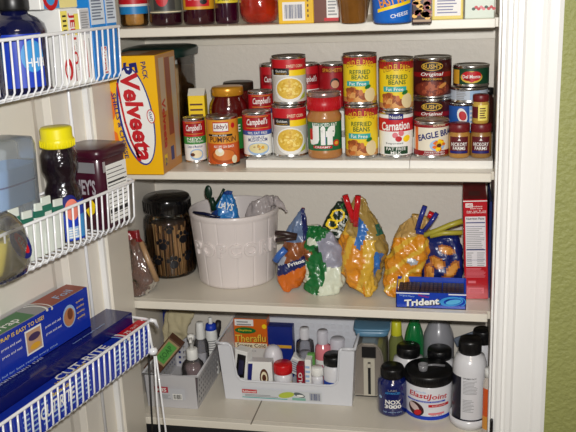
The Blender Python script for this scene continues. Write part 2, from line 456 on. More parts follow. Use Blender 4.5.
# knob and cords hanging from the lowest basket
kt, kz = D(153, 351, YR)
MB().lathe([(0, -.008), (.008, -.006), (.010, 0), (.008, .006), (0, .008)], WIRE, n=16, c=(kt, YR), T=Matrix.Translation((0, 0, kz)), cap=False).build('cord_knob', rack)
a, b = D(160, 440, YR), D(167, 440, YR); a2, b2 = D(154.5, 356, YR), D(156, 356, YR)
cd = MB().tube([(a2[0], YR, a2[1]), (a[0]+.001, YR+.002, (a[1]+a2[1])/2), (a[0], YR, a[1]-.35)], .0022, WIRE)
cd.tube([(b2[0], YR, b2[1]), (b[0], YR, b[1]), (b[0]-.004, YR, b[1]-.35)], .0020, WIRE)
cd.tube([(kt, YR, kz), (kt+.002, YR-.002, .80), (kt+.005, YR-.004, .838)], .003, WIRE)
co = thing('rack_cord', 'pair of thin white cords hanging below the lowest door basket', 'cord', M4=DM.copy())
cd.build('cords', co)

def door_thing(name, label, cat, t, y, z, tilt=0, rz=0, group=None):
    M4 = DM @ Matrix.Translation((t, y, z)) @ Matrix.Rotation(PI+rz, 4, 'Z') @ Matrix.Rotation(tilt, 4, 'Y')
    # local x runs towards the hinge (right in the photograph), -y faces out of the rack
    return thing(name, label, cat, M4=M4, group=group)
CLEAR = glassy('clear_plastic', (.93, .94, .95), .05)
FILM = glassy('clear_film', (.88, .88, .88), .12, .12, (.7, .7, .7), 2.0)
MILKY = glassy('milky_plastic', (.92, .95, .98), .3, .22, srgb(215, 225, 235), .8)
def front(x0, x1, y, z): return Plane((0, y-.0004, 0), (1, 0, 0), (0, 0, 1))
def carton(root, w, d, h, mat, deco=None, side=None, sidemat=None, topmat=None, name='carton', bev=.0012, cx=0):
    """box with its front at y=0 going back to y=d"""
    mb = MB().box((cx-w/2, 0, 0), (cx+w/2, d, h), mat, bev=bev)
    if sidemat: mb.rect(Plane((cx+w/2+.0002, 0, 0), (0, 1, 0), (0, 0, 1)), .001, d-.001, .001, h-.001, sidemat)
    if sidemat: mb.rect(Plane((cx-w/2-.0002, d, 0), (0, -1, 0), (0, 0, 1)), .001, d-.001, .001, h-.001, sidemat)
    if topmat: mb.rect(Plane((cx-w/2, 0, h+.0002), (1, 0, 0), (0, 1, 0)), .001, w-.001, .001, d-.001, topmat)
    if deco: deco(mb, Plane((cx, -.0004, 0), (1, 0, 0), (0, 0, 1)))
    if side: side(mb, Plane((cx+w/2+.0006, 0, 0), (0, 1, 0), (0, 0, 1)))
    return mb.build(name, root)

# ---- top basket
NAVYB = K('navy_bottle', 14, 18, 62, .12, coat=.6); DKCAP = K('black_cap', 18, 18, 20, .35)
def big_bottle(t, label, seed):
    o = door_thing('syrup_bottle', label, 'bottle', t, .048, 1.342, rz=-.85)
    MB().lathe([(.044, 0), (.049, .004), (.050, .05), (.050, .100), (.047, .112), (.036, .122), (.023, .128), (.021, .136)], NAVYB, n=44).build('bottle_body', o)
    MB().lathe([(.026, .134), (.027, .137), (.027, .165), (.024, .168)], DKCAP, n=32).build('cap', o)
    mb = MB(); s_ = Cyl(.0504)
    mb.rect(s_, -.048, .042, .012, .098, BLUE, 0)
    mb.ell(s_, .022, .062, .020, .026, SKY, .0004); mb.text(s_, 'HHH', .026, .052, .03, .014, WHITE, .0008, bold=.04)
    mb.rect(s_, -.046, -.028, .012, .110, WHITE, .0004); mb.lines(s_, -.044, -.030, .016, .105, 18, GRY, .0008)
    mb.build('label', o)
big_bottle(.239, 'large dark blue bottle with blue label beside the gelatin box in top basket', 1)
big_bottle(.350, 'dark blue bottle cut off by the left edge in the top door basket', 2)
o = door_thing('dessert_box', 'white gelatin dessert box with yellow corners and red sideways lettering in top door basket', 'box', .160, .098, 1.343)
def deco(mb, s_):
    mb.rect(s_, -.024, -.006, .088, .128, LYEL, 0); mb.rect(s_, .011, .024, .086, .122, LYEL, 0)
    for i in range(4): mb.rect(s_, -.020, -.010, .094+i*.008, .097+i*.008, BLACK, .0004)
    mb.text(s_, 'JELL-O', .004, .080, .088, .017, RED, .0006, bold=.05, rot=-PI/2)
    mb.ell(s_, -.016, .030, .011, .019, RED, .0002); mb.ell(s_, -.018, .028, .006, .011, WHITE, .0006)
    mb.rect(s_, -.002, .004, .008, .066, DRED, 0); mb.text(s_, 'gelatin dessert', .011, .05, .05, .004, GRY, .0004, rot=-PI/2)
carton(o, .050, .085, .132, WHITE, deco)
o = door_thing('pudding_box', 'slim white box with thin grey and red print, second from the gelatin box', 'box', .118, .098, 1.343)
def deco(mb, s_):
    mb.rect(s_, -.013, .013, .085, .128, K('pale_grey_print', 205, 205, 208), 0); mb.lines(s_, -.011, .011, .088, .126, 9, GRY)
    for u in (-.009, -.004): mb.rect(s_, u, u+.0018, .01, .075, RED, 0)
    mb.rect(s_, .005, .007, .01, .078, GRY, 0)
carton(o, .030, .085, .130, WHITE, deco)
for k, (t, wd, lab) in enumerate(((.079, .044, 'tall blue and white sweetener box with red sideways lettering, left of the plain blue one'), (.038, .034, 'tall blue and white box at the hinge end of top door basket'))):
    o = door_thing('sweetener_box', lab, 'box', t, .098, 1.343, group=None)
    def deco(mb, s_):
        mb.rect(s_, -wd/2+.001, wd/2-.001, .100, .178, K('ice_print', 214, 224, 234), 0)
        mb.lines(s_, -wd/2+.005, wd/2-.005, .108, .172, 12, K('slate_print', 110, 120, 140), .0004)
        for i in range(3): mb.rect(s_, -wd/2+.004+i*.010, -wd/2+.009+i*.010, .002, .095, K('mid_blue_print', 40, 120, 200), 0)
        if k == 0: mb.rect(s_, 0, .017, .010, .060, WHITE, .0003); mb.text(s_, 'Sucral', .0085, .036, .048, .014, RED, .0007, bold=.04, rot=-PI/2)
    carton(o, wd-.002, .085, .18, K('cyan_blue_carton', 30, 130, 205), deco)
o = door_thing('snack_box', 'pale yellow and blue box with a red ring, lying on the gelatin box', 'box', .178, .094, 1.4755)
def deco(mb, s_):
    mb.rect(s_, -.04, .0, .001, .049, SKY, 0); mb.rect(s_, .0, .048, .001, .049, K('butter_print', 240, 226, 150), 0)
    mb.ring(s_, -.022, .020, .020, .022, .008, RED, .0004); mb.lines(s_, .008, .042, .02, .03, 3, GRY)
carton(o, .098, .085, .05, WHITE, deco)

# ---- middle basket
o = door_thing('storage_container', 'frosted plastic container with pale blue stripes standing at left in middle door basket', 'container', .300, .036, 1.062)
P_ = [(.046, 0), (.050, .004), (.054, .15), (.056, .195), (.052, .207), (.030, .212)]
MB().lathe(P_, MILKY, n=44, power=4, sx=1.05, sy=.70).build('container_body', o)
MB().lathe([(.047, .10), (.0515, .165)], K('blue_band_inside', 130, 165, 205), n=44, power=4, sx=1.03, sy=.68, cap=False).lathe([(.0525, .136), (.0527, .139)], NAVY, n=44, power=4, sx=1.05, sy=.69, cap=False).build('blue_band', o)
def packet(mb, x, z, w, h, lean, mat, band, y):
    T = Matrix.Translation((x, y, z)) @ Matrix.Rotation(lean, 4, 'Y')
    mb.box((-w/2, 0, 0), (w/2, .004, h), mat, T=T, bev=.001); mb.box((-w/2-.0004, -.0004, h*.74), (w/2+.0004, .0044, h*.86), band, T=T)
for i in range(5):
    o = door_thing('green_packet', ['white and green packet leaning outermost left among five in middle door basket', 'white and green packet, second from left of the leaning row', 'middle white and green packet of the leaning row', 'white and green packet, second from right of the leaning row', 'white and green packet touching the dark jar'][i], 'packet', .340-i*.027, .082, 1.066, group='green and white packets in the middle door basket')
    mb = MB(); packet(mb, 0, 0, .024, .100-.006*((i*2) % 3), .04+.05*(i % 3), K('packet_white', 225, 232, 224, .3), K('packet_green', 30, 110, 90), 0); mb.build('packet', o)
o = door_thing('tortilla_bag', 'crinkled clear bag with yellow roll and blue oval logo in middle door basket', 'bag', .385, .100, 1.066)
mb = MB(); rnd = random.Random(5)
mb.lathe([(.040, 0), (.050, .015), (.052, .05), (.046, .075), (.03, .095), (.012, .108)], FILM, n=26, sy=.35)
mb.build('clear_wrap', o)
mb = MB().lathe([(.036, .004), (.044, .02), (.044, .045), (.03, .06)], K('yellow_bread', 232, 214, 90, .6), n=26, sy=.30)
mb.build('contents', o)
mb = MB(); s_ = Plane((0, -.019, 0), (1, 0, .0), (0, .15, 1))
mb.ell(s_, .022, .052, .018, .030, NAVY, .001, rot=.5); mb.ell(s_, .024, .052, .008, .022, RED, .0014, rot=.5); mb.text(s_, 'tia', .024, .052, .028, .008, WHITE, .002, rot=-1.1); mb.build('logo', o)

JARDK = K('dark_fruit', 22, 10, 20, .12, bump=.9, bscale=70, coat=1, var=.5, vscale=60)
jt = D(64, 200, .05)[0]
o = door_thing('yellow_lid_jar', 'dark jar with bright yellow lid and blue label in middle door basket', 'jar', jt, .050, 1.062, rz=-.9)
MB().lathe([(.029, 0), (.0335, .004), (.034, .070), (.032, .095), (.028, .104), (.026, .112), (.029, .122), (.033, .132), (.033, .160), (.028, .170), (.026, .178)], JARDK, n=40).build('jar_body', o)
mb = MB().lathe([(.0272, .172), (.0300, .174), (.0305, .186), (.0290, .189), (.0282, .190), (.0282, .206), (.026, .209)], K('yellow_plastic', 240, 226, 20, .35), n=44)
for k in range(30):
    a = 2*PI*k/30; mb.box((-.0008, -.0313, .175), (.0008, -.0300, .186), K('yellow_plastic', 240, 226, 20, .35), T=Matrix.Rotation(a, 4, 'Z'))
mb.build('lid', o)
mb = MB(); s_ = Cyl(.0344)
mb.rect(s_, -.004, .050, .004, .076, BLUE, 0); mb.ell(s_, .010, .068, .016, .022, NAVY, .0003); mb.ell(s_, .013, .062, .013, .020, K('salmon_print', 232, 130, 110), .0006)
mb.rect(s_, .000, .024, .008, .030, LBLUE, .0005); mb.lines(s_, .003, .022, .010, .028, 4, WHITE, .0008); mb.rect(s_, .026, .044, .008, .050, SKY, .0004)
mb.build('label', o)
MARP = K('maroon_plastic', 62, 14, 34, .3, coat=.3)
o = door_thing('cocoa_container', 'maroon plastic cocoa container with maroon lid and silver band in middle door basket', 'container', .068, .048, 1.062)
MB().lathe([(.042, 0), (.045, .003), (.047, .135), (.045, .140)], MARP, n=48, power=5).build('container_body', o)
MB().lathe([(.0475, .137), (.0515, .139), (.0515, .152), (.049, .155), (.046, .1565)], MARP, n=48, power=5).build('lid', o)
mb = MB(); s_ = Plane((0, -.0476, 0), (1, 0, 0), (0, 0, 1)); s2 = Plane((-.0476, 0, 0), (0, -1, 0), (0, 0, 1))
mb.rect(s2, -.036, .036, .112, .132, K('silver_print', 190, 190, 196, .3, metal=.6), 0); mb.rect(s_, -.038, -.030, .112, .132, K('silver_print', 190, 190, 196, .3, metal=.6), 0)
mb.text(s2, "HERSHEY'S", -.010, .085, .088, .030, K('silver_letter', 170, 165, 172), .0004, bold=.08)
mb.poly2(s2, [(.006, .040), (.018, .048), (.022, .062), (.030, .052), (.026, .036), (.014, .026)], YEL, .0004)
mb.rect(s_, -.030, .036, .012, .124, WHITE, .0002)
for i in range(13): mb.rect(s_, -.028, .034-(i*7 % 5)*.003, .018+i*.008, .0195+i*.008, BLACK, .0006)
for a_, b_ in ((.030, .038), (.058, .060), (.088, .090)): mb.rect(s_, -.028, .034, a_, b_, BLACK, .0008)
mb.build('label', o)

# ---- lowest basket: three long cartons parallel to the door
def long_box(name, label, cat, t0, t1, y0, y1, z0, z1, mat, deco=None, top=None, end=None):
    o = thing(name, label, cat, M4=DM @ Matrix.Translation((t0, y1, z0)) @ Matrix.Rotation(PI, 4, 'Z'))
    # local: x from -(t1-t0) to 0 (hinge end), y 0 (front) to y1-y0
    L, d, h = t1-t0, y1-y0, z1-z0
    mb = MB().box((-L, 0, 0), (0, d, h), mat, bev=.001)
    if deco: deco(mb, Plane((0, -.0004, 0), (1, 0, 0), (0, 0, 1)), L, h)
    if top: top(mb, Plane((0, 0, h+.0004), (1, 0, 0), (0, 1, 0)), L, d)
    if end: end(mb, Plane((.0004, 0, 0), (0, 1, 0), (0, 0, 1)), d, h)
    mb.build('carton', o); return o
ROY = K('royal_blue_carton', 18, 50, 172, .22, coat=.3); DNV = K('deep_navy_carton', 10, 18, 92, .22, coat=.3)
def top(mb, s_, L, d):
    mb.rect(s_, -L, -.012, .0, d, GRY, 0); mb.rect(s_, -L, -.15, .003, d-.003, K('wrap_green', 60, 120, 70), .0002)
    mb.rect(s_, -.11, -.002, .002, d-.001, K('wrap_rust', 150, 70, 50), .0002)
    mb.ring(s_, -.135, .02, .022, .03, .004, WHITE, .0005, a0=-1.3, a1=1.3); mb.ring(s_, -.128, .02, .026, .034, .003, WHITE, .0005, a0=-1.3, a1=1.3)
    mb.text(s_, 'Wrap', -.215, .018, .075, .026, WHITE, .0006, bold=.03); mb.text(s_, 'Foil', -.05, .020, .045, .018, LBLUE, .0006, bold=.02)
def deco(mb, s_, L, h):
    mb.ell(s_, -.062, h*.56, .019, .022, LBLUE, 0); mb.ell(s_, -.063, h*.54, .016, .018, K('skin_print', 190, 130, 90), .0004); mb.ell(s_, -.060, h*.60, .008, .011, K('skin_dark', 120, 66, 40), .0007)
    for i in range(4): mb.text(s_, 'quality', -.028, h*(.78-.13*i), .024, .005, YEL, .0006, bold=.02)
    mb.rect(s_, -.186, -.142, h*.22, h*.78, WHITE, 0); mb.rect(s_, -.183, -.145, h*.26, h*.74, K('photo_brown', 200, 160, 130), .0003); mb.ell(s_, -.163, h*.58, .016, .007, K('plum_photo', 70, 50, 90), .0006); mb.ell(s_, -.163, h*.36, .014, .006, GOLD, .0006)
    for i in range(2): mb.text(s_, 'press and seal', -.110, h*(.62-.17*i), .044, .006, WHITE, .0006); mb.text(s_, 'press and seal', -.222, h*(.66-.17*i), .05, .006, WHITE, .0006)
    mb.text(s_, 'WRAP IS EASY TO USE!', -.195, h*.88, .125, .0075, YEL, .0006, bold=.03)
    mb.text(s_, 'wrap in foil for best results every time', -.20, h*.09, .19, .005, LBLUE, .0006)
long_box('foil_carton', 'blue plastic wrap carton with green and rust top, highest of the three in lowest basket', 'carton', .116, .46, -.012, .037, .8625, .945, ROY, deco, top)
def deco(mb, s_, L, h): pass
def top(mb, s_, L, d):
    mb.text(s_, 'aluminum foil', -.30, d*.62, .12, .017, K('foil_text', 205, 212, 235), .0006, bold=.01)
    mb.text(s_, 'heavy strength quality', -.12, d*.28, .10, .005, LBLUE, .0006)
long_box('aluminum_foil_box', 'dark navy aluminium foil box, middle one of three in lowest basket', 'carton', .028, .47, .010, .074, .7705, .862, DNV, None, top)
def deco(mb, s_, L, h):
    for i in range(16):
        if 5 <= i <= 7: continue
        for j in range(5): mb.rect(s_, -.03-i*.024, -.014-i*.024, h*(.2+.14*j), h*(.2+.14*j)+.0035, LBLUE, 0)
    mb.text(s_, 'CUT-RITE', -.300, h*.52, .095, .024, WHITE, .0006, bold=.05, shear=.2); mb.text(s_, 'Reynolds', -.290, h*.82, .05, .010, YEL, .0006, bold=.03)
def top(mb, s_, L, d):
    mb.rect(s_, -.085, -.001, .0, d, RED, 0); mb.ring(s_, -.098, d*.5, .022, .03, .006, WHITE, .0003, a0=-1.4, a1=1.4); mb.ring(s_, -.110, d*.5, .022, .03, .004, LBLUE, .0003, a0=-1.4, a1=1.4)
    mb.text(s_, '75', -.062, d*.4, .016, .010, WHITE, .0006, bold=.05); mb.text(s_, 'SQ FT', -.035, d*.45, .022, .008, WHITE, .0006)
    mb.text(s_, 'CUT-RITE', -.205, d*.55, .15, .020, WHITE, .0006, bold=.05); mb.text(s_, 'WAX PAPER', -.25, d*.16, .09, .007, YEL, .0006, bold=.05)
def end(mb, s_, d, h): mb.rect(s_, .002, d-.002, .002, h*.5, RED, 0)
long_box('wax_paper_box', 'bright blue wax paper box with red end, nearest the wires in lowest door basket', 'carton', .012, .448, .0755, .1015, .7705, .838, ROY, deco, top, end)
#PART2
# ============================================================ can shelf
T1, T2, T3, T0_ = TOP[1], TOP[2], TOP[3], TOP[0]
RY = .0423; RH = .0178
def riser(x0, x1, label):
    o = thing('shelf_riser', label, 'riser', (0, 0, T1), group=None)
    m_ = K('white_riser', 238, 236, 230, .35)
    MB().box((x0, RY, .0002), (x1, RY+.004, RH-.001), m_).box((x0, RY+.004, RH-.004), (x1, .120, RH-.001), m_).build('front_step', o)
    MB().box((x0, .1285, .0002), (x1, .132, .050), m_).box((x0, .132, .047), (x1, .212, .050), m_).build('middle_step', o)
    MB().box((x0, .2125, .0002), (x1, .216, .095), m_).box((x0, .216, .092), (x1, .290, .095), m_).build('back_step', o)
riser(-.2319, .118, 'white stepped can riser under the corn, peanut butter and bean cans')
riser(.1190, .2860, 'shorter white stepped riser under the baking milk can and mustard jars')
ZF, ZM, ZBK = T1+RH, T1+.050, T1+.095

def can(name, label, cat, x, y, z, r, h, deco, off=0, group=None, body=None, ring=True, z0=.05, z1=.95):
    o = thing(name, label, cat, (x, y, z), face_cam(x, y, off), group)
    b = SILVER
    MB().lathe([(r*.955, .0004), (r, .0012), (r, .0035), (r*.972, .0055), (r*.972, h-.0055), (r, h-.0035), (r, h-.001), (r*.975, h-.0002), (r*.95, h-.0022)], b, n=40, cap=False).lathe([(0.0001, .0006), (r*.955, .0004)], b, n=40, cap=False).build('can_body', o)
    MB().lathe([(r*.95, h-.0022), (r*.80, h-.0022), (r*.78, h-.0030), (r*.55, h-.0030), (r*.53, h-.0024), (.0002, h-.0024)], DTIN, n=40, cap=False).build('can_lid', o)
    s_ = Cyl(r*.972+.0004); mb = MB(); W2 = PI*(r*.972)
    mb.rect(s_, -W2, W2, .0065, h-.0065, body or WHITE, 0)
    deco(mb, s_, r, h); mb.build('label', o); return o

def food(mb, s_, uc, vc, ru, rv, cols, n, l, seed, rr=.003):
    rnd = random.Random(seed)
    for i in range(n):
        a = rnd.random()*2*PI; q = math.sqrt(rnd.random())*.85
        mb.ell(s_, uc+ru*q*math.cos(a), vc+rv*q*math.sin(a), rr*(.6+.7*rnd.random()), rr*(.5+.6*rnd.random()), rnd.choice(cols), l+.0003*(i % 3)/3, n=7)
CRED = K('soup_red', 196, 22, 34); SCR = K('script_white', 245, 240, 236)
def campbell(mid, midtxt, low):
    def d(mb, s_, r, h):
        mb.rect(s_, -PI*r*.97, PI*r*.97, h*.60, h-.0066, CRED, .0003)
        mb.rect(s_, -r*.82, r*.82, h*.66, h*.90, K('soup_panel', 160, 12, 24), .0005); 
        for v in (h*.655, h*.90): mb.rect(s_, -r*.84, r*.84, v, v+.001, GOLD, .0008)
        mb.text(s_, "Campbell's", 0, h*.78, r*1.5, h*.18, SCR, .0009, bold=.05, shear=.25, slope=.04)
        mb.rect(s_, -PI*r*.97, PI*r*.97, h*.50, h*.60, mid, .0003); mb.text(s_, midtxt, 0, h*.55, r*1.4, h*.06, WHITE, .0008, bold=.02)
        low(mb, s_, r, h)
    return d
def low1(mb, s_, r, h):
    mb.rect(s_, -PI*r*.97, PI*r*.97, h*.43, h*.55, K('soup_green', 60, 140, 60), .0004); mb.text(s_, 'Healthy Request', .002, h*.49, r*1.5, h*.07, WHITE, .0008)
    mb.text(s_, 'Cream of Mushroom', 0, h*.38, r*1.4, h*.06, NAVY, .0008, bold=.02); mb.ell(s_, .003, h*.20, r*.62, h*.13, LBLUE, .0005); mb.ell(s_, .003, h*.21, r*.5, h*.09, CRM, .0009)
    mb.ell(s_, -.006, h*.2, .005, .004, BRN, .0012)
def low2(mb, s_, r, h):
    mb.text(s_, 'CREAM OF', 0, h*.46, r*.9, h*.045, NAVY, .0008); mb.text(s_, 'MUSHROOM', 0, h*.40, r*1.35, h*.08, NAVY, .0008, bold=.02)
    mb.ell(s_, .001, h*.20, r*.78, h*.145, LBLUE, .0004); mb.ell(s_, .001, h*.215, r*.68, h*.11, K('soup_cream', 226, 214, 160), .0008)
    food(mb, s_, .001, h*.22, r*.5, h*.07, [GOLD, K('mushroom', 180, 150, 100)], 10, .0011, 4)
x, y, r, h = standing(184, 206, 163.5, 115, T1)
can('soup_can', "small red and white soup can with green band, left of the pumpkin can", 'can', x, y, T1, r, h, campbell(K('soup_green', 60, 140, 60), 'NEW', low1), off=-.05)
x, y, r, h = standing(243, 272, 158, 108, ZF)
can('soup_can', 'red and white cream of mushroom soup can at left end of riser', 'can', x, y, ZF, r, h, campbell(K('soup_blue', 50, 80, 160), '98% FAT FREE', low2))
xm, ym = x, y
x, y, r, h = standing(248.5, 273.5, 130, 88.5, T1+.05, .170)
can('soup_can', 'red and white soup can rising behind the mushroom soup can', 'can', x, y, ZM, r, T1+.05+h-ZM, campbell(K('soup_blue', 50, 80, 160), 'CONDENSED', low2), off=.1)

def pumpkin(mb, s_, r, h):
    mb.rect(s_, -r*.5-.004, r*.5-.004, h*.70, h*.90, CRED, .0004); mb.rect(s_, -r*.46-.004, r*.46-.004, h*.72, h*.88, WHITE, .0007)
    mb.text(s_, "Libby's", -.004, h*.80, r*.85, h*.12, K('libby_maroon', 120, 12, 40), .0011, bold=.05, shear=.2)
    mb.rect(s_, -r, r*.62, h*.615, h*.655, BLACK, .0005); mb.text(s_, '100% PURE', -.008, h*.635, r*.9, h*.03, WHITE, .0009)
    mb.text(s_, 'PUMPKIN', 0, h*.55, r*1.75, h*.105, K('brown_text', 78, 34, 14), .0007, bold=.04)
    mb.rect(s_, -PI*r*.97, PI*r*.97, .0065, h*.47, K('pumpkin_orange', 206, 88, 28), .0003)
    mb.text(s_, 'RECIPE ON BACK', .002, h*.41, r*1.3, h*.05, WHITE, .0007); mb.ell(s_, -.001, h*.22, r*.82, h*.15, K('pie', 170, 74, 22), .0006); mb.ell(s_, 0, h*.24, r*.7, h*.11, K('pie_light', 214, 120, 50), .0009)
    mb.ell(s_, -.009, h*.30, .010, .0085, CRM, .0012); mb.ell(s_, -.007, h*.34, .005, .005, WHITE, .0015); mb.ell(s_, .024, h*.14, .007, .009, CRM, .0012)
    mb.ell(s_, .024, h*.82, .005, .006, CRED, .0006)
x, y, r, h = standing(207, 239, 167, 112, T1)
can('pumpkin_can', 'orange pumpkin can standing forward on the bare shelf', 'can', x, y, T1, r, h, pumpkin, body=K('pumpkin_amber', 222, 150, 44))

# corn cans
def corn(mb, s_, r, h):
    mb.rect(s_, -PI*r*.97, PI*r*.97, h*.72, h-.0066, CRED, .0003); mb.text(s_, 'SWEET CORN', r*.35, h*.80, r*1.0, h*.06, CRM, .0007, bold=.02)
    mb.rect(s_, -r*1.1, 0, h*.62, h*.76, BLACK, .0006); mb.text(s_, 'Golden', -r*.5, h*.70, r*.7, h*.05, WHITE, .001); mb.text(s_, 'whole kernel', -r*.5, h*.65, r*.7, h*.03, GOLD, .001)
    mb.rect(s_, 0, r*1.3, h*.60, h*.72, YEL, .0004); mb.rect(s_, -PI*r*.97, PI*r*.97, .0066, h*.60, K('corn_grey', 208, 204, 196), .0003)
    mb.ell(s_, 0, h*.32, r*.92, h*.26, WHITE, .0006); mb.ell(s_, 0, h*.34, r*.80, h*.215, K('corn_yellow', 228, 188, 70), .0009)
    food(mb, s_, 0, h*.34, r*.76, h*.19, [K('corn_a', 240, 205, 90), K('corn_b', 214, 168, 50), K('corn_c', 250, 225, 130)], 60, .0012, 8, .0032)
    mb.poly2(s_, [(r*.55, h*.10), (r*.95, h*.14), (r*1.0, h*.27), (r*.75, h*.2)], K('corn_husk', 170, 180, 60), .0016)
xc, yc, r, h = standing(273, 307, 158, 105.5, ZF, front=True)
can('corn_can', 'red topped sweet corn can standing on the riser under another', 'can', xc, yc, ZF, r, h, corn, group='stacked sweet corn cans')
x2, y2, r2, h2 = standing(272, 306.5, 106, 53.5, ZF+h, yc)
can('corn_can', 'red topped sweet corn can on top of its stack', 'can', x2, yc, ZF+h+.0005, r2, h2, corn, group='stacked sweet corn cans')
CORNTOP = ZF+h
# Old El Paso
def oep(mb, s_, r, h):
    mb.rect(s_, -PI*r*.97, PI*r*.97, h*.80, h-.0066, K('bean_red', 176, 26, 30), .0003)
    for i in range(-14, 15): mb.rect(s_, i*r*.2-.0009, i*r*.2+.0009, h*.88, h-.0068, K('bean_dark', 110, 14, 20), .0006)
    mb.text(s_, 'OLD EL PASO', 0, h*.785, r*1.72, h*.13, K('bean_dark', 110, 14, 20), .0008, bold=.07, arc=h*.06)
    mb.text(s_, 'OLD EL PASO', 0, h*.785, r*1.66, h*.11, K('bean_gold', 236, 190, 40), .0012, bold=.03, arc=h*.06)
    mb.text(s_, 'REFRIED', 0, h*.655, r*1.25, h*.085, K('bean_text', 40, 90, 40), .0008, bold=.04); mb.text(s_, 'BEANS', 0, h*.555, r*1.0, h*.085, K('bean_text', 40, 90, 40), .0008, bold=.04)
    mb.rect(s_, -r*.85, r*.55, h*.375, h*.475, TEAL, .0006); mb.text(s_, 'Fat Free', -r*.15, h*.425, r*1.0, h*.065, WHITE, .001, bold=.03)
    mb.rect(s_, -PI*r*.97, PI*r*.97, .0066, h*.16, K('bean_plate', 196, 140, 80), .0004)
    food(mb, s_, -r*.3, h*.2, r*.75, h*.16, [K('bean_a', 196, 110, 50), K('bean_b', 150, 74, 30), K('bean_c', 220, 160, 90)], 36, .0007, 5, .006)
    mb.ell(s_, r*.6, h*.2, r*.36, h*.14, K('bean_cream', 228, 208, 160), .0014); mb.ell(s_, r*.45, h*.36, .007, .004, GRN, .0014, rot=.4)
BY = K('bean_yellow', 236, 206, 30)
x, y, r, h = standing(345, 378, 159, 105.5, ZF, front=True); zt = h
can('bean_can', 'yellow refried beans can at the bottom of its stack, beside the peanut butter jar', 'can', x, y, ZF, r, h, oep, body=BY, group='refried beans cans')
x_, y_, r_, h_ = standing(343, 377, 106, 51.5, ZF+h, y)
can('bean_can', 'yellow refried beans can stacked on another refried beans can', 'can', x_, y, ZF+h+.0005, r_, h_, oep, body=BY, group='refried beans cans')
def carn(mb, s_, r, h):
    mb.rect(s_, -PI*r*.97, PI*r*.97, h*.58, h*.86, CRED, .0003); mb.rect(s_, -r*.42, r*.42, h*.83, h*.95, NAVY, .0006); mb.text(s_, 'Nestle', 0, h*.89, r*.7, h*.07, WHITE, .001, bold=.03)
    mb.text(s_, 'Carnation', -.001, h*.70, r*1.75, h*.19, WHITE, .0008, bold=.07, slope=.05)
    mb.ell(s_, -r*.05, h*.50, .006, .006, PINK, .0006); mb.ell(s_, r*.3, h*.54, .006, .006, PINK, .0006); mb.ell(s_, r*.15, h*.42, .007, .006, CRED, .0008)
    mb.ell(s_, r*.65, h*.42, .009, .007, YEL, .0006, rot=.3); mb.text(s_, 'Evaporated', -r*.1, h*.32, r*1.0, h*.05, BLACK, .0006)
    mb.rect(s_, -r*.72, r*.72, h*.09, h*.25, DGRN, .0006); mb.text(s_, 'FAT FREE', 0, h*.205, r*1.15, h*.065, WHITE, .001, bold=.03); mb.text(s_, 'MILK', 0, h*.125, r*.6, h*.06, WHITE, .001, bold=.03)
x, y, r, h = standing(379, 413, 158.5, 112, ZF, front=True)
can('milk_can', 'red and white fat free evaporated milk can under the beans can', 'can', x, y, ZF, r, h, carn)
x_, y_, r_, h_ = standing(379, 413.5, 112.5, 55.5, ZF+h, y)
can('bean_can', 'yellow refried beans can stacked on the evaporated milk can', 'can', x_, y, ZF+h+.0005, r_, h_, oep, body=BY, off=.05)
# baked beans
def bush(mb, s_, r, h):
    mb.rect(s_, -r*.52, r*.52, h*.68, h*.90, BLACK, .0004); mb.ell(s_, 0, h*.79, r*.56, h*.105, K('bush_gold', 214, 170, 60), .0006)
    mb.ell(s_, 0, h*.79, r*.52, h*.085, BLACK, .0009); mb.text(s_, "BUSH'S", 0, h*.79, r*.92, h*.115, K('bush_gold', 214, 170, 60), .0013, bold=.06)
    mb.rect(s_, -r*1.2, r*1.2, h*.53, h*.645, DRED, .0004); mb.text(s_, 'Original', 0, h*.59, r*1.15, h*.11, WHITE, .0008, bold=.03, shear=.2)
    mb.text(s_, 'BAKED BEANS', 0, h*.48, r*1.0, h*.05, GOLD, .0006, bold=.03)
    mb.ell(s_, 0, h*.24, r*1.0, h*.19, K('beans_dark', 110, 40, 24), .0005)
    food(mb, s_, -.001, h*.24, r*.9, h*.16, [K('beans_x', 150, 66, 40), K('beans_y', 120, 44, 30), K('beans_z', 176, 90, 54)], 40, .0008, 2, .0045)
    mb.ell(s_, r*.55, h*.32, .010, .004, K('bacon', 206, 140, 70), .0014, rot=.5)
BB = K('bush_brown', 66, 18, 20, .35)
xe, ye, re_, he = standing(414, 449, 159, 116, ZF)
yb_ = ye+re_+.046
x, y, r, h = standing(413, 450.5, 135, 99, ZM, yb_, front=True)
can('baked_bean_can', "dark brown baked bean can, lower of two, behind the eagle can", 'can', x, y, ZM, r, h, lambda mb, s_, r, h: bush(mb, s_, r, h), body=BB)
hb = h
x_, y_, r_, h_ = standing(413, 452, 99, 54, ZM+h, yb_)
can('baked_bean_can', 'dark brown original baked bean can on top of its stack', 'can', x, yb_, ZM+hb+.0005, r_, h_-.0005, bush, body=BB)
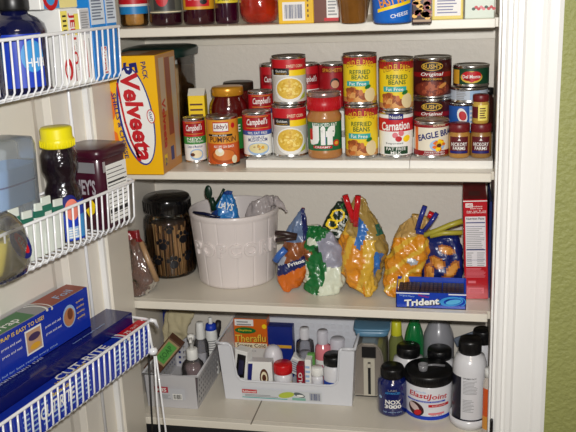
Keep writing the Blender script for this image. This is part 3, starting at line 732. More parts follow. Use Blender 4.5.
def eagle(mb, s_, r, h):
    mb.rect(s_, -PI*r*.97, PI*r*.97, h*.84, h-.0066, DRED, .0003); mb.text(s_, 'BORDEN', r*.45, h*.90, r*.7, h*.06, CRM, .0007)
    mb.text(s_, 'EAGLE BRAND', r*.55, h*.62, r*2.7, h*.17, NAVY, .0008, bold=.08, rot=.12, arc=h*.06)
    mb.ell(s_, r*.35, h*.36, .017, .012, LBLUE, .0005); food(mb, s_, r*.42, h*.36, .014, .010, [GOLD, YEL, ORG], 16, .0008, 3, .005); mb.ell(s_, r*.42, h*.36, .005, .004, BRN, .0014)
    mb.rect(s_, -PI*r*.97, PI*r*.97, .0066, h*.22, DRED, .0003); mb.text(s_, 'SWEETENED', r*.2, h*.175, r*1.2, h*.045, WHITE, .0008, bold=.02); mb.text(s_, 'CONDENSED MILK', r*.2, h*.115, r*1.3, h*.04, WHITE, .0008, bold=.02)
    mb.rect(s_, -r*1.1, -r*.82, h*.22, h*.84, ORG, .0003)
can('condensed_milk_can', 'cream and maroon condensed milk can with blue arched lettering on riser', 'can', xe, ye, ZF, re_, he, eagle, body=K('eagle_cream', 232, 224, 204))
# peanut butter
x, y, r, h = standing(307, 342, 159.5, 88.5, ZF)
o = thing('peanut_butter_jar', 'peanut butter jar with red lid and green label between corn and beans', 'jar', (x, y, ZF), face_cam(x, y))
PBM = K('peanut_butter', 176, 120, 66, .3, coat=.6)
lid0 = h*.725
MB().lathe([(r*.90, 0), (r*.98, .004), (r*.98, .014), (r*.95, .018), (r*.95, h*.56), (r*.98, h*.60), (r*.97, h*.64), (r*.84, h*.70), (r*.82, lid0)], PBM, n=44).build('jar_body', o)
JR_ = K('jif_red', 188, 20, 32, .35)
mb = MB().lathe([(r*.90, lid0), (r*.93, lid0+.001), (r*.93, h*.925), (r*.88, h*.925)], JR_, n=44)
for k in range(36):
    mb.box((-.0006, -r*.945, lid0+.002), (.0006, -r*.92, h*.92), JR_, T=Matrix.Rotation(2*PI*k/36, 4, 'Z'))
mb.build('lid', o)
MB().lathe([(r*.88, h*.925), (r*.90, h*.93), (r*.90, h*.99), (r*.86, h), (.0003, h)], K('jif_cap_silver', 170, 140, 136, .25, metal=.6), n=44).build('lid_top', o)
mb = MB(); s_ = Cyl(r*.953)
mb.rect(s_, -PI*r*.95, PI*r*.95, h*.13, h*.56, K('jif_green', 18, 104, 62), .0002)
mb.text(s_, 'REDUCED FAT', 0, h*.525, r*1.5, h*.05, WHITE, .0006, bold=.05)
for k, (ch, cw, cx_, cc) in enumerate((('J', .50, -.62, BLUE), ('i', .20, -.10, CRED), ('f', .42, .32, CRED))):
    mb.text(s_, ch, cx_*r*1.02, h*.365, cw*r*1.15+.002, h*.29, WHITE, .0010, bold=.24)
mb.rect(s_, -r*.96, -r*.60, h*.24, h*.46, CRED, .0005); mb.rect(s_, -r*.14, r*.05, h*.24, h*.36, BLUE, .0007)
mb.rect(s_, -r*.7, r*.4, h*.165, h*.205, CRED, .0006); mb.text(s_, 'CREAMY', -r*.15, h*.185, r*.9, h*.03, WHITE, .001, bold=.03)
mb.ell(s_, r*.68, h*.24, .008, .007, CRED, .0006); mb.ell(s_, r*.68, h*.24, .005, .004, GOLD, .0009)
mb.build('label', o)

# red cans along the back
def redcan(mb, s_, r, h):
    mb.rect(s_, -r*.9, r*.9, h*.55, h*.78, DRED, .0004); mb.text(s_, "Campbell's", 0, h*.66, r*1.5, h*.16, SCR, .0008, bold=.04, shear=.2)
    mb.rect(s_, -PI*r*.97, PI*r*.97, .0066, h*.45, WHITE, .0003); mb.ell(s_, 0, h*.24, r*.7, h*.15, GOLD, .0007)
for q, (xa, xb, yt, lab) in enumerate(((260.5, 284, 62, 'red soup can peeking out at left behind the upper corn can'), (296, 319.5, 61.5, 'red soup can peeking out at right behind the upper corn can'))):
    x, y, r, h = standing(xa, xb, 120, yt, ZBK, .252)
    z0 = ZBK+h-.100
    can('soup_can', lab, 'can', x, y, ZBK, r, h if h < .125 else h, redcan, body=CRED, off=.1)
def kid(mb, s_, r, h):
    mb.rect(s_, -r*.9, r*.9, h*.80, h*.92, DRED, .0004); mb.text(s_, 'SPAGHETTI', 0, h*.86, r*1.5, h*.08, GOLD, .0008, bold=.03)
    mb.ell(s_, r*.2, h*.58, .011, .012, BLACK, .0005); mb.ell(s_, r*.2, h*.56, .009, .009, K('skin_print2', 220, 160, 120), .0009)
    mb.text(s_, 'RINGS', 0, h*.35, r*1.3, h*.12, WHITE, .0008, bold=.04)
x, y, r, h = standing(319, 346, 120, 61, ZBK, .252)
can('pasta_can', 'red pasta can behind and above the peanut butter jar', 'can', x, y, ZBK, r, h, kid, body=K('pasta_red', 170, 18, 30))

# pineapple, tuna, mustard
def dm(mb, s_, r, h):
    mb.rect(s_, -r*1.4, -r*.7, .0066, h*.8, GOLD, .0003); mb.ell(s_, r*.02, h*.47, r*.62, h*.28, K('dm_yellow', 226, 190, 70), .0005)
    mb.ell(s_, -r*.17, h*.52, r*.36, h*.22, RED, .0009); mb.ell(s_, r*.22, h*.52, r*.36, h*.22, RED, .0010); mb.poly2(s_, [(-r*.5, h*.46), (r*.55, h*.46), (r*.03, h*.22)], RED, .0009)
    mb.text(s_, 'Del Monte', r*.02, h*.50, r*.98, h*.16, WHITE, .0014, bold=.05)
def tuna(mb, s_, r, h):
    mb.lines(s_, -r*.7, -r*.1, h*.2, h*.85, 6, GRY, .0004); mb.rect(s_, r*.05, r*.6, h*.25, h*.8, LBLUE, .0004)
def tuna2(mb, s_, r, h):
    mb.ell(s_, -r*.05, h*.62, r*.32, h*.24, WHITE, .0004, rot=.3); mb.ell(s_, -r*.02, h*.62, r*.24, h*.15, CRED, .0008, rot=.3); mb.rect(s_, r*.4, r*.9, h*.15, h*.9, LBLUE, .0004); mb.lines(s_, r*.45, r*.85, h*.2, h*.85, 5, WHITE, .0007)
yd = .170
a = standing(448, 478, 123, 103.5, ZM, yd, front=True); 
can('tuna_can', 'flat bright blue tuna can at the bottom of the pile beside the mustard', 'can', a[0], yd, ZM, a[2], a[3], tuna2, body=K('tuna_blue', 36, 90, 170))
zz = ZM+a[3]+.0004
b = standing(450, 488, 103.5, 88, zz, yd, front=True)
can('tuna_can', 'flat white and pale blue can under the green pineapple can', 'can', b[0], yd, zz, b[2]*.98, b[3], tuna, body=K('tuna_white', 190, 200, 214))
zz += b[3]+.0004
c_ = standing(453.5, 489, 87, 62, zz, yd)
can('pineapple_can', 'short green can with red heart emblem on top of the pile', 'can', c_[0], yd, zz, c_[2], c_[3], dm, body=K('dm_green', 12, 66, 40))
MUST = K('mustard', 176, 128, 58, .3, coat=.5)
def mustard(x0, x1, yb, yt, z, Yc, lab, col, txt=True, grp=None):
    x, y, r, h = standing(x0, x1, yb, yt, z, Yc)
    o = thing('mustard_jar', lab, 'jar', (x, y, z), face_cam(x, y), grp)
    MB().lathe([(r*.9, 0), (r, .003), (r, h*.68), (r*.9, h*.74), (r*.88, h*.78)], col, n=32).build('jar_body', o)
    MB().lathe([(r*.93, h*.76), (r*.96, h*.77), (r*.96, h*.97), (r*.90, h), (.0003, h)], K('maroon_lid', 112, 22, 30, .4), n=32).build('lid', o)
    mb = MB(); s_ = Cyl(r+.0003)
    if txt:
        mb.rect(s_, -r*.95, r*.9, h*.14, h*.64, MAR, 0); mb.text(s_, 'HICKORY', 0, h*.42, r*1.5, h*.11, WHITE, .0005, bold=.04); mb.text(s_, 'FARMS', 0, h*.30, r*1.15, h*.10, WHITE, .0005, bold=.04)
        mb.poly2(s_, [(-.003, h*.53), (0, h*.60), (.003, h*.53)], WHITE, .0005); mb.rect(s_, -r*.9, r*.8, h*.15, h*.22, NAVY, .0004)
    else:
        mb.rect(s_, -r*.3, r*.9, h*.12, h*.66, LYEL, 0); mb.rect(s_, -r*1.2, -r*.3, h*.2, h*.6, MAR, 0); mb.lines(s_, -r*.1, r*.7, h*.2, h*.6, 5, BRN, .0004)
    mb.build('label', o)
mustard(448.5, 470, 158.5, 121, ZF, None, 'mustard jar with maroon lid beside the eagle can', MUST)
mustard(470.5, 491.5, 158.5, 121, ZF, None, 'mustard jar with maroon lid and yellow edge, last on the riser', K('mustard_dark', 150, 110, 52, .3, coat=.5))
mustard(472.5, 489, 121, 93, ZF+.0705, .082, 'small maroon lidded jar with pale yellow label above the last mustard jar', K('honey', 196, 160, 70, .3, coat=.5), txt=False)
x, y, r, h = standing(487, 500, 130, 92, ZM, .170)
o = thing('pepper_jar', 'dark jar half hidden at the right wall of the can shelf', 'jar', (.279, .19, ZM))
MB().lathe([(.011, 0), (.012, .002), (.012, .07), (.009, .078), (.009, .082)], K('dark_jar', 50, 20, 16, .2, coat=.6), n=24).build('jar_body', o)
MB().lathe([(.0105, .081), (.0105, .096), (.0003, .097)], DKCAP, n=24).build('lid', o)

# carton and sauce jars behind the pumpkin
p = PY(198, 118, .15)
o = thing('carton_box', 'small yellow carton with white gable top behind the green-banded soup can', 'box', (p.x, .145, T1), .12)
hh = PY(198, 96, .14).z-T1; ht = PY(198, 89, .15).z-T1
mb = MB().box((-.019, 0, 0), (.019, .036, hh), YEL, bev=.001)
s_ = Plane((0, -.0004, 0), (1, 0, 0), (0, 0, 1))
for i in range(3): mb.rect(s_, -.015, .014, hh-.022-i*.012, hh-.018-i*.012, BRN, 0)
mb.text(s_, 'RICE', 0, hh-.065, .028, .012, CRED, .0004, bold=.05)
mb.build('carton', o)
mb = MB().prism([(0, hh), (.036, hh), (.018, ht)], -.019, .019, K('carton_white', 232, 228, 214), T=Matrix.Rotation(-PI/2, 4, 'Z') @ Matrix.Scale(-1, 4, (1, 0, 0)))
o2 = mb.build('gable_top', o)
SAUCE = K('tomato_sauce', 84, 12, 10, .15, coat=.9)
def sauce(x0, x1, yt, Yc, lidc, lab, lidf=.8):
    x, y, r, h = standing(x0, x1, 120, yt, T1, Yc)
    o = thing('sauce_jar', lab, 'jar', (x, Yc, T1), face_cam(x, Yc))
    MB().lathe([(r*.9, 0), (r, .004), (r, h*.70), (r*.95, h*.78), (r*.78, h*.86), (r*.76, h*.90)], SAUCE, n=40).build('jar_body', o)
    MB().lathe([(r*lidf, h*.885), (r*(lidf+.03), h*.89), (r*(lidf+.03), h*.98), (r*lidf, h), (.0003, h)], lidc, n=40).build('lid', o)
    mb = MB(); s_ = Cyl(r+.0003); mb.rect(s_, -PI*r*.8, PI*r*.8, h*.16, h*.60, K('sauce_green', 40, 120, 50), 0); mb.rect(s_, -PI*r*.8, PI*r*.8, h*.585, h*.60, GOLD, .0004); mb.text(s_, 'SAUCE', 0, h*.45, r*1.2, h*.1, WHITE, .0005, bold=.04); mb.build('label', o)
sauce(209, 247, 84, .152, K('gold_lid', 214, 150, 40, .3, metal=.3), 'pasta sauce jar with gold lid rising behind the pumpkin can')
sauce(222, 256, 79.5, .243, K('dark_lid', 46, 34, 24, .35), 'pasta sauce jar with dark lid at the back behind the gold-lidded jar', .86)

# green lidded container at the left back
x, y, r, h = standing(127, 199, 150, 43, T1, .205)
o = thing('food_container', 'large clear food container with dark green lid behind the pasta dinner box', 'container', (x, .205, T1), -.05)
TANC = K('tan_flakes', 176, 146, 106, .7, bump=.6, bscale=80, var=.25)
MB().lathe([(.062, .001), (.066, .004), (.070, h-.022)], CLEAR, n=48, power=5, cap=False).build('container_body', o)
MB().lathe([(.060, .003), (.064, .006), (.067, h*.80), (.03, h*.82)], TANC, n=48, power=5).build('cereal', o)
MB().lathe([(.070, h-.024), (.0795, h-.022), (.081, h-.010), (.078, h-.003), (.066, h)], K('forest_green_lid', 14, 46, 40, .35), n=48, power=4).build('lid', o)

# pasta dinner box
VY = K('dinner_yellow', 244, 186, 22, .3); vw, vd = .103, .125
vh = PY(150, 55.5, -.03).z-T1
o = thing('pasta_dinner_box', 'tall yellow five-pack pasta and cheese box leaning by the left jamb', 'box', (-.394-vw/2+.0, -.030, T1), 0)
mb = MB().box((-vw/2, 0, 0), (vw/2, vd, vh), VY, bev=.0012)
s_ = Plane((0, -.0004, 0), (1, 0, 0), (0, 0, 1))
q = -PI/2+.13
mb.ell(s_, .001, vh*.50, vh*.42, .038, K('dinner_blue', 30, 50, 140), .0, n=40, rot=q); mb.ell(s_, .002, vh*.50, vh*.405, .034, WHITE, .0004, n=40, rot=q)
mb.text(s_, 'Velveeta', .003, vh*.49, vh*.74, .040, CRED, .0008, bold=.10, rot=q, shear=.15)
mb.stroke(s_, [(-.034, vh*.78), (-.030, vh*.62), (-.024, vh*.45), (-.015, vh*.30), (.000, vh*.15)], .0045, CRED, .0008)
mb.ell(s_, .034, vh*.50, .015, .009, CRED, .001, rot=q); mb.ell(s_, .034, vh*.50, .013, .0072, WHITE, .0013, rot=q); mb.text(s_, 'KRAFT', .034, vh*.50, .020, .006, NAVY, .0016, bold=.04, rot=q)
mb.text(s_, '5', -.002, vh*.90, .026, .030, NAVY, .0008, bold=.08, rot=q); mb.text(s_, 'PACK', .028, vh*.88, .036, .011, NAVY, .0008, bold=.05, rot=q)
mb.text(s_, 'SHELLS & CHEESE', -.036, vh*.42, vh*.56, .0095, NAVY, .0008, bold=.05, rot=q)
mb.poly2(s_, [(-.0505, vh*.72), (-.046, vh*.70), (-.041, vh*.60), (-.046, vh*.50), (-.0505, vh*.47)], ORG, .0004); mb.poly2(s_, [(-.0505, vh*.38), (-.044, vh*.36), (-.040, vh*.26), (-.045, vh*.18), (-.0505, vh*.16)], ORG, .0004)
# side panel
s2 = Plane((vw/2+.0004, 0, 0), (0, 1, 0), (0, 0, 1))
mb.rect(s2, .001, vd-.001, .001, vh-.001, K('dinner_side', 198, 140, 74), 0)
mb.rect(s2, .018, .050, vh*.52, vh*.97, K('side_tan', 200, 178, 150), .0003); mb.rect(s2, .055, .085, vh*.30, vh*.96, K('side_rust', 150, 78, 50), .0003); mb.rect(s2, .088, .118, .02, vh*.95, K('side_pale', 190, 176, 158), .0003)
mb.text(s2, 'Velveeta', .030, vh*.42, vh*.42, .022, CRED, .0006, bold=.08, rot=-PI/2); mb.rect(s2, .012, .030, .02, vh*.16, YEL, .0004); mb.text(s2, '5', .020, vh*.10, .018, .012, NAVY, .0008, bold=.05, rot=-PI/2); mb.rect(s2, .055, .075, .02, vh*.2, NAVY, .0004)
s3 = Plane((-vw/2, 0, vh+.0004), (1, 0, 0), (0, 1, 0)); mb.rect(s3, .002, vw-.002, .002, vd-.002, K('dinner_top', 170, 116, 60), 0); mb.rect(s3, .02, .06, .02, .1, K('side_tan', 200, 178, 150), .0003)
mb.build('carton', o)

# ============================================================ top shelf
def tjar(x0, x1, yb, h, name, label, cat, mat, bands, glasslabel=None, lid=DKCAP, prof=None):
    x, y, r, _ = standing(x0, x1, yb, -30, T0_)
    o = thing(name, label, cat, (x, y, T0_), face_cam(x, y))
    MB().lathe(prof(r, h) if prof else [(r*.88, 0), (r*.97, .003), (r, .008), (r, h*.72), (r*.9, h*.80), (r*.78, h*.84), (r*.78, h*.88)], mat, n=40).build('jar_body', o)
    if lid: MB().lathe([(r*.84, h*.87), (r*.84, h), (.0003, h)], lid, n=36).build('lid', o)
    if bands:
        mb = MB(); bands(mb, Cyl(r+.0005), r, h); mb.build('label', o)
    return o, r
NUTS = K('cashews', 176, 128, 64, .35, bump=1, bscale=45, coat=.5, var=.4, vscale=45)
def bd(mb, s_, r, h):
    mb.rect(s_, -r*1.6, r*1.5, .026, .044, K('nut_blue', 30, 130, 196), 0); mb.rect(s_, -r*1.6, r*1.5, .042, .049, WHITE, .0003); mb.rect(s_, -r*1.6, r*1.5, .047, .100, CRED, .0005); mb.text(s_, 'NUTS', 0, .075, r*1.4, .025, WHITE, .0008, bold=.06)
o, r = tjar(119, 146.5, 26.5, .135, 'nut_jar', 'clear jar of nuts with red, white and blue label at top shelf left end', 'jar', glassy('jar_glass', (.95, .95, .93), .02), bd)
MB().lathe([(r*.86, .002), (r*.93, .006), (r*.93, .085), (.01, .09)], NUTS, n=36).build('nuts', o)
DARKJ = K('dark_jelly', 42, 8, 22, .12, coat=1)
def bd(mb, s_, r, h):
    mb.rect(s_, -r*1.3, r*1.3, .026, .100, K('olive_grey_label', 96, 96, 84), 0); mb.rect(s_, -r*.75, r*.6, .033, .08, K('label_grey_dark', 60, 60, 58), .0004); mb.ell(s_, -r*.2, .060, r*.4, .020, CRED, .0008); mb.rect(s_, -r*1.2, r*1.2, .028, .030, CRM, .0005)
tjar(148.5, 181, 26, .14, 'jelly_jar', 'dark jelly jar with olive grey label, second on the top shelf', 'jar', DARKJ, bd)
def bd(mb, s_, r, h):
    mb.rect(s_, -r*1.3, r*1.3, .032, .105, K('label_gold2', 220, 160, 36), 0); mb.rect(s_, -r*.95, r*.7, .038, .09, CRED, .0004); mb.ell(s_, r*.3, .048, .008, .006, BLACK, .0008); mb.text(s_, 'SALSA', -.1*r, .06, r*1.2, .018, WHITE, .0008, bold=.06)
tjar(182.5, 214, 25, .14, 'salsa_jar', 'dark salsa jar with yellow and red label, third on the top shelf', 'jar', K('dark_salsa', 54, 10, 22, .12, coat=1), bd)
def bd(mb, s_, r, h):
    mb.rect(s_, -r*1.3, r*1.3, .043, .105, K('label_lemon', 226, 206, 50), 0); mb.text(s_, 'preserves', 0, .049, r*1.6, .007, BLACK, .0004, bold=.04); mb.text(s_, 'GRAPE', 0, .062, r*1.4, .012, DGRN, .0004, bold=.04)
tjar(214.5, 238, 24, .13, 'preserve_jar', 'dark preserve jar with lemon yellow label beside the round red jar', 'jar', K('dark_grape', 50, 6, 30, .12, coat=1), bd)
o, r = tjar(239, 279, 24, .10, 'pepper_jar_round', 'round clear jar of bright red peppers on the top shelf', 'jar', K('red_pepper', 158, 36, 16, .12, coat=1, bump=.9, bscale=45, var=.35, vscale=35), None, lid=K('brass_lid', 190, 150, 60, .3, metal=.8),
     prof=lambda r, h: [(r*.62, 0), (r*.85, .006), (r*.98, .022), (r, .04), (r*.96, .06), (r*.8, .078), (r*.7, h*.88)])
o.name = 'pepper_jar'
def tbox(x0, x1, yb, h, d, name, label, mat, deco, cat='box', rz=0):
    a, b = PZ(x0, yb, T0_), PZ(x1, yb, T0_)
    o = thing(name, label, cat, ((a.x+b.x)/2, (a.y+b.y)/2, T0_), rz); w_ = abs(b.x-a.x); carton(o, w_, d, h, mat, (lambda mb, s_: deco(mb, s_, w_, h)) if deco else None); return o
def dc(mb, s_, w_, h):
    mb.rect(s_, -w_*.38, w_*.26, .006, .042, K('white_panel', 236, 232, 226), 0); mb.barcode(s_, -w_*.32, w_*.18, .010, .037, .0002, mat=K('barcode_slate', 70, 80, 120), bg=K('white_panel', 236, 232, 226))
    for i in range(4): mb.rect(s_, w_*.32, w_*.36, .012+i*.01, .017+i*.01, BRN, 0)
tbox(280.5, 312.5, 23.5, .07, .05, 'cracker_box', 'small yellow box with white barcode panel on the top shelf', K('mustard_carton', 232, 186, 22, .4), dc)
def dc(mb, s_, w_, h):
    mb.rect(s_, w_*.05, w_*.49, .008, .08, K('white_panel', 236, 232, 226), 0); mb.lines(s_, w_*.1, w_*.45, .014, .076, 10, GRY, .0004); mb.rect(s_, -w_*.05, w_*.49, .003, .009, CRED, .0003)
tbox(313.5, 338, 22.5, .09, .05, 'tea_box', 'brown box with white side panel and red lower edge', K('cocoa_brown_carton', 110, 62, 46, .35), dc)
x, y, r, _ = standing(339, 366, 23.5, -20, T0_)
o = thing('applesauce_cup', 'amber brown plastic cup flaring towards its rim, beside brown box', 'cup', (x+.002, y-.004, T0_), 0)
MB().lathe([(.023, 0), (.0255, .002), (.0325, .046), (.0345, .047), (.0345, .050)], K('amber_plastic', 128, 82, 30, .2, coat=.8, var=.15), n=44).build('cup_body', o)
MB().lathe([(.0350, .050), (.0356, .051), (.0356, .055), (.0003, .056)], K('foil_lid', 150, 140, 130, .3, metal=.7), n=44).build('lid', o)
o = thing('spice_bottle', 'narrow dark glass bottle between the amber cup and blue tub', 'bottle', (PZ(371.5, 24, T0_).x, .045, T0_), 0)
MB().lathe([(.0095, 0), (.0105, .002), (.0105, .07), (.006, .085), (.006, .095)], K('dark_glass', 60, 50, 46, .06, coat=1), n=24).build('bottle_body', o)
MB().lathe([(.007, .094), (.007, .11), (.0003, .111)], WHITE, n=20).build('cap', o)
x, y, r, _ = standing(376, 410, 23.5, -20, T0_)
o = thing('microwave_tub', 'blue tub with slanted orange and yellow lettering on the top shelf', 'tub', (x, y, T0_), face_cam(x, y))
MB().lathe([(.034, 0), (.0365, .002), (.0375, .006), (.042, .090), (.043, .092)], K('tub_blue', 24, 104, 200, .3), n=48).lathe([(.044, .092), (.045, .094), (.045, .099), (.0003, .1)], K('tub_blue', 24, 104, 200, .3), n=48).build('tub_body', o)
mb = MB(); s_ = Cyl(.0366, taper=.052, z0=0)
mb.text(s_, 'EASY MAC', .004, .044, .062, .020, K('tub_dark', 90, 30, 20), .0006, bold=.12, rot=.22); mb.text(s_, 'EASY MAC', .004, .044, .060, .018, K('tub_orange', 236, 150, 40), .001, bold=.05, rot=.22)
mb.poly2(s_, [(-.030, .020), (.034, .036), (.034, .042), (-.030, .026)], YEL, .0008); mb.text(s_, 'CHEESE', .012, .016, .034, .007, WHITE, .0008, bold=.03, rot=.2); mb.build('lettering', o)
def dc(mb, s_, w_, h):
    rnd = random.Random(9)
    for i in range(22): mb.ell(s_, w_*(rnd.random()-.5)*.75, .008+rnd.random()*.05, .004+.004*rnd.random(), .003+.003*rnd.random(), rnd.choice([GOLD, BRN, DRED, K('choc_bit', 150, 96, 50)]), 0, n=8)
    mb.rect(s_, -w_*.46, w_*.46, .003, .007, K('tan_edge', 160, 130, 96), .0003)
tbox(412.5, 431.5, 23.5, .075, .04, 'trail_mix_pack', 'dark brown snack pack with gold flecks beside the blue tub', K('dark_brown_pack', 52, 20, 14, .15, coat=.8), dc, cat='pack')
def dc(mb, s_, w_, h):
    mb.rect(s_, -w_*.42, w_*.42, .007, h-.006, K('white_panel', 236, 232, 226), 0); mb.lines(s_, -w_*.34, w_*.34, .012, h-.012, 8, K('text_blue_grey', 110, 110, 150), .0004, fill=.4)
tbox(432.5, 463, 19.5, .068, .05, 'pudding_mix_box', 'yellow framed box with white panel of small text on top shelf', K('yellow_frame', 222, 196, 44, .4), dc)
def dc(mb, s_, w_, h):
    rnd = random.Random(4)
    for i in range(9): mb.ell(s_, -w_*.2+i*w_*.085, .018+.003*(i % 2), .0035, .003, rnd.choice([CRED, DGRN, CRED, PINK]), 0, n=8)
tbox(464.5, 494.5, 18.5, .08, .05, 'tissue_box', 'pale green box with a row of red flowers at top shelf right end', K('pale_green_carton', 204, 214, 198, .4), dc)

#PART3
# ============================================================ snack shelf
from mathutils import noise as NZ
def crinkle(name, root, rings, col, seed=0, amp=.0035, N=70, A=54, sq=2.3, floor=None, o0=None):
    """soft bag: rings (px, py, half width px, half depth m, Y) from the bottom up"""
    R = []
    for (cx, cy, hw, hd, Y) in rings: R.append((cx, cy, hw, hd, Y))
    L = len(R); pts = []
    def cr(a, b, c, d, t): return b+.5*t*(c-a+t*(2*a-5*b+4*c-d+t*(3*(b-c)+d-a)))
    for k in range(N+1):
        f = k/N*(L-1); i = min(int(f), L-2); t = f-i
        q = [R[max(i-1, 0)], R[i], R[i+1], R[min(i+2, L-1)]]
        pts.append([.3*cr(q[0][j], q[1][j], q[2][j], q[3][j], t)+.7*(q[1][j]*(1-t)+q[2][j]*t) for j in range(5)])
    vs = []; lay = []
    for k, (cx, cy, hw, hd, Y) in enumerate(pts):
        c = PY(cx, cy, Y); e = pts[min(k+1, N)]; g = pts[max(k-1, 0)]
        dx, dy = e[0]-g[0], e[1]-g[1]; dl = math.hypot(dx, dy) or 1; px, py = -dy/dl, dx/dl
        if px < 0: px, py = -px, -py
        py *= .6
        s1 = depth(c)/F; side = Vector((px, 0, -py)); side.normalize(); W = max(hw, .8)*s1
        for i in range(A):
            a = 2*PI*i/A; ca, sa = math.cos(a), math.sin(a); q = (abs(ca)**sq+abs(sa)**sq)**(-1/sq)
            v = c+side*(W*q*ca)+Vector((0, -1, 0))*(max(hd, .003)*q*sa)
            nv = Vector((v.x*24+v.z*6, v.y*22, v.z*11-v.x*5+seed*7.3))
            n1 = 1-3*abs(NZ.noise(nv)); n2 = 1-3*abs(NZ.noise(nv*2.6)); n3 = 1-3*abs(NZ.noise(nv*6))
            d = amp*(n1*1.35+n2*1.0+n3*.36-1.2)
            out = side*(ca/max(W, .01))*.03+Vector((0, -1, 0))*sa*(.03/max(hd, .008)); out.normalize()
            edge = min(1, k/4)*min(1, (N-k)/4)
            v = v+out*d*max(.25, edge)
            if floor is not None and v.z < floor+.0006: v.z = floor+.0006
            vs.append(v-o0); lay.append((cx+px*hw*q*ca, cy+py*hw*q*ca, sa))
    mb = MB(); mb.v = [tuple(v) for v in vs]
    for k in range(N):
        for i in range(A):
            f = (k*A+i, k*A+(i+1) % A, (k+1)*A+(i+1) % A, (k+1)*A+i)
            X = sum(lay[j][0] for j in f)/4; Y = sum(lay[j][1] for j in f)/4; sa = sum(lay[j][2] for j in f)/4
            mb.f.append(f); mb.mi.append(mb.m(col(X, Y, sa))); mb.sm.append(True)
    k = mb.m(col(lay[0][0], lay[0][1], 1))
    mb.f.append(tuple(range(A-1, -1, -1))); mb.mi.append(k); mb.sm.append(False)
    mb.f.append(tuple(N*A+i for i in range(A))); mb.mi.append(k); mb.sm.append(False)
    return mb.build(name, root)
def shiny(n, r, g, b, rough=.32, **k): return K(n, r, g, b, rough, coat=.28, spec=.6, bump=.55, bscale=48, **k)
def prong(root, pts, Y, w, mat, name='prong', o0=None, th=.004):
    P = [PY(a, b, Y if not isinstance(Y, (list, tuple)) else Y[i])-o0 for i, (a, b) in enumerate(pts)]
    return MB().tube(P, w, mat, n=10).build(name, root)
def inpoly(x, y, P):
    c = False; j = len(P)-1
    for i in range(len(P)):
        if (P[i][1] > y) != (P[j][1] > y) and x < (P[j][0]-P[i][0])*(y-P[i][1])/(P[j][1]-P[i][1])+P[i][0]: c = not c
        j = i
    return c
def bagroot(name, label, px, py, z, cat='bag', group=None, Y=None):
    p = PZ(px, py, z); 
    if Y is not None: p = Vector((PY(px, py, Y).x, Y, z))
    p.z = z; return thing(name, label, cat, p, group=group), p

# clear bag of brown food at the left
SUG = K('brown_sugar', 104, 56, 36, .7, bump=.8, bscale=90, var=.35, vscale=60)
o, b0 = bagroot('sugar_bag', 'clear bag of brown granules with red top, leaning on the paw print jar', 137, 297, T2)
PB = [(136, 297, 5, .008, .03), (140, 290, 10.5, .02, .045), (143, 279, 14.5, .026, .055), (139, 262, 12.5, .026, .06), (136, 248, 10, .02, .062), (133.5, 238, 8, .012, .064), (132.5, 230, 6.5, .006, .064)]
crinkle('contents', o, [(a, b, max(1, c-1.4), d*.85, e) for a, b, c, d, e in PB[:-1]], lambda x, y, s: SUG, 1, .002, N=40, A=36, floor=T2+.001, o0=b0)
REDT = shiny('red_bag_top', 130, 20, 28)
TANS = shiny('tan_band', 166, 132, 96)
CLF = glassy('crinkled_film', (.90, .88, .86), .10, .10, (.7, .66, .6), 2.2)
crinkle('clear_wrap', o, PB, lambda x, y, s: REDT if y < 238+abs(x-133)*.3 else CLF, 2, .003, floor=T2, o0=b0)
prong(o, [(141, 242), (149, 262), (157, 281)], [.035, .03, .03], .0065, TANS, 'tan_band', b0)

# paw print jar of sticks
x, y, r, h = standing(143.5, 195, 280, 188, T2)
x += .0; zj = h
o = thing('treat_jar', 'clear jar of brown sticks with black lid and black paw prints', 'jar', (x, y, T2), face_cam(x, y))
h1 = h*.80
MB().lathe([(r*.84, 0), (r*.93, .004), (r*.96, .014), (r*.96, h1*.80), (r*.93, h1*.90), (r*.80, h1*.98), (r*.79, h*.84)], glassy('jar_glass2', (.93, .94, .92), .03), n=48, cap=False).build('jar_body', o)
STK = [K('stick_a', 160, 118, 74, .6), K('stick_b', 120, 84, 50, .6), K('stick_c', 186, 146, 96, .6)]
mb = MB().lathe([(r*.70, .004), (r*.70, h1*.82)], K('stick_core', 60, 38, 22, .8), n=30); rnd = random.Random(3)
for ring_ in (.74, .82):
    for i in range(46):
        a = 2*PI*i/46+rnd.random()*.1; a2 = a+rnd.uniform(-.12, .12); rr = r*ring_
        mb.tube([(rr*math.sin(a), -rr*math.cos(a), .004+rnd.random()*.004), (rr*math.sin(a2), -rr*math.cos(a2), h1*rnd.uniform(.72, .86))], .0028, rnd.choice(STK), n=5)
mb.build('treats', o, kind='stuff')
mb = MB().lathe([(r*.86, h*.80), (r*.90, h*.805), (r*.90, h*.965), (r*.86, h*.99), (r*.80, h), (.0003, h*.995)], K('gloss_black', 12, 12, 14, .15, coat=.5), n=48)
for k in range(40): mb.box((-.0010, -r*.915, h*.82), (.0010, -r*.89, h*.95), K('gloss_black', 12, 12, 14, .15, coat=.5), T=Matrix.Rotation(2*PI*k/40, 4, 'Z'))
mb.build('lid', o)
mb = MB(); s_ = Cyl(r*.965)
PAW = K('paw_black', 16, 16, 22, .4)
for (u, v, k) in ((-.018, .085, 1.0), (.034, .098, 1.1), (-.034, .045, .9), (.006, .038, 1.1), (.043, .050, .9), (.0, .122, .7)):
    mb.ell(s_, u, v, .010*k, .009*k, PAW, 0)
    for j in range(4): a = PI*(.2+.2*j); mb.ell(s_, u+.0155*k*math.cos(a), v+.0155*k*math.sin(a), .0040*k, .0050*k, PAW, .0002)
mb.build('paw_prints', o)

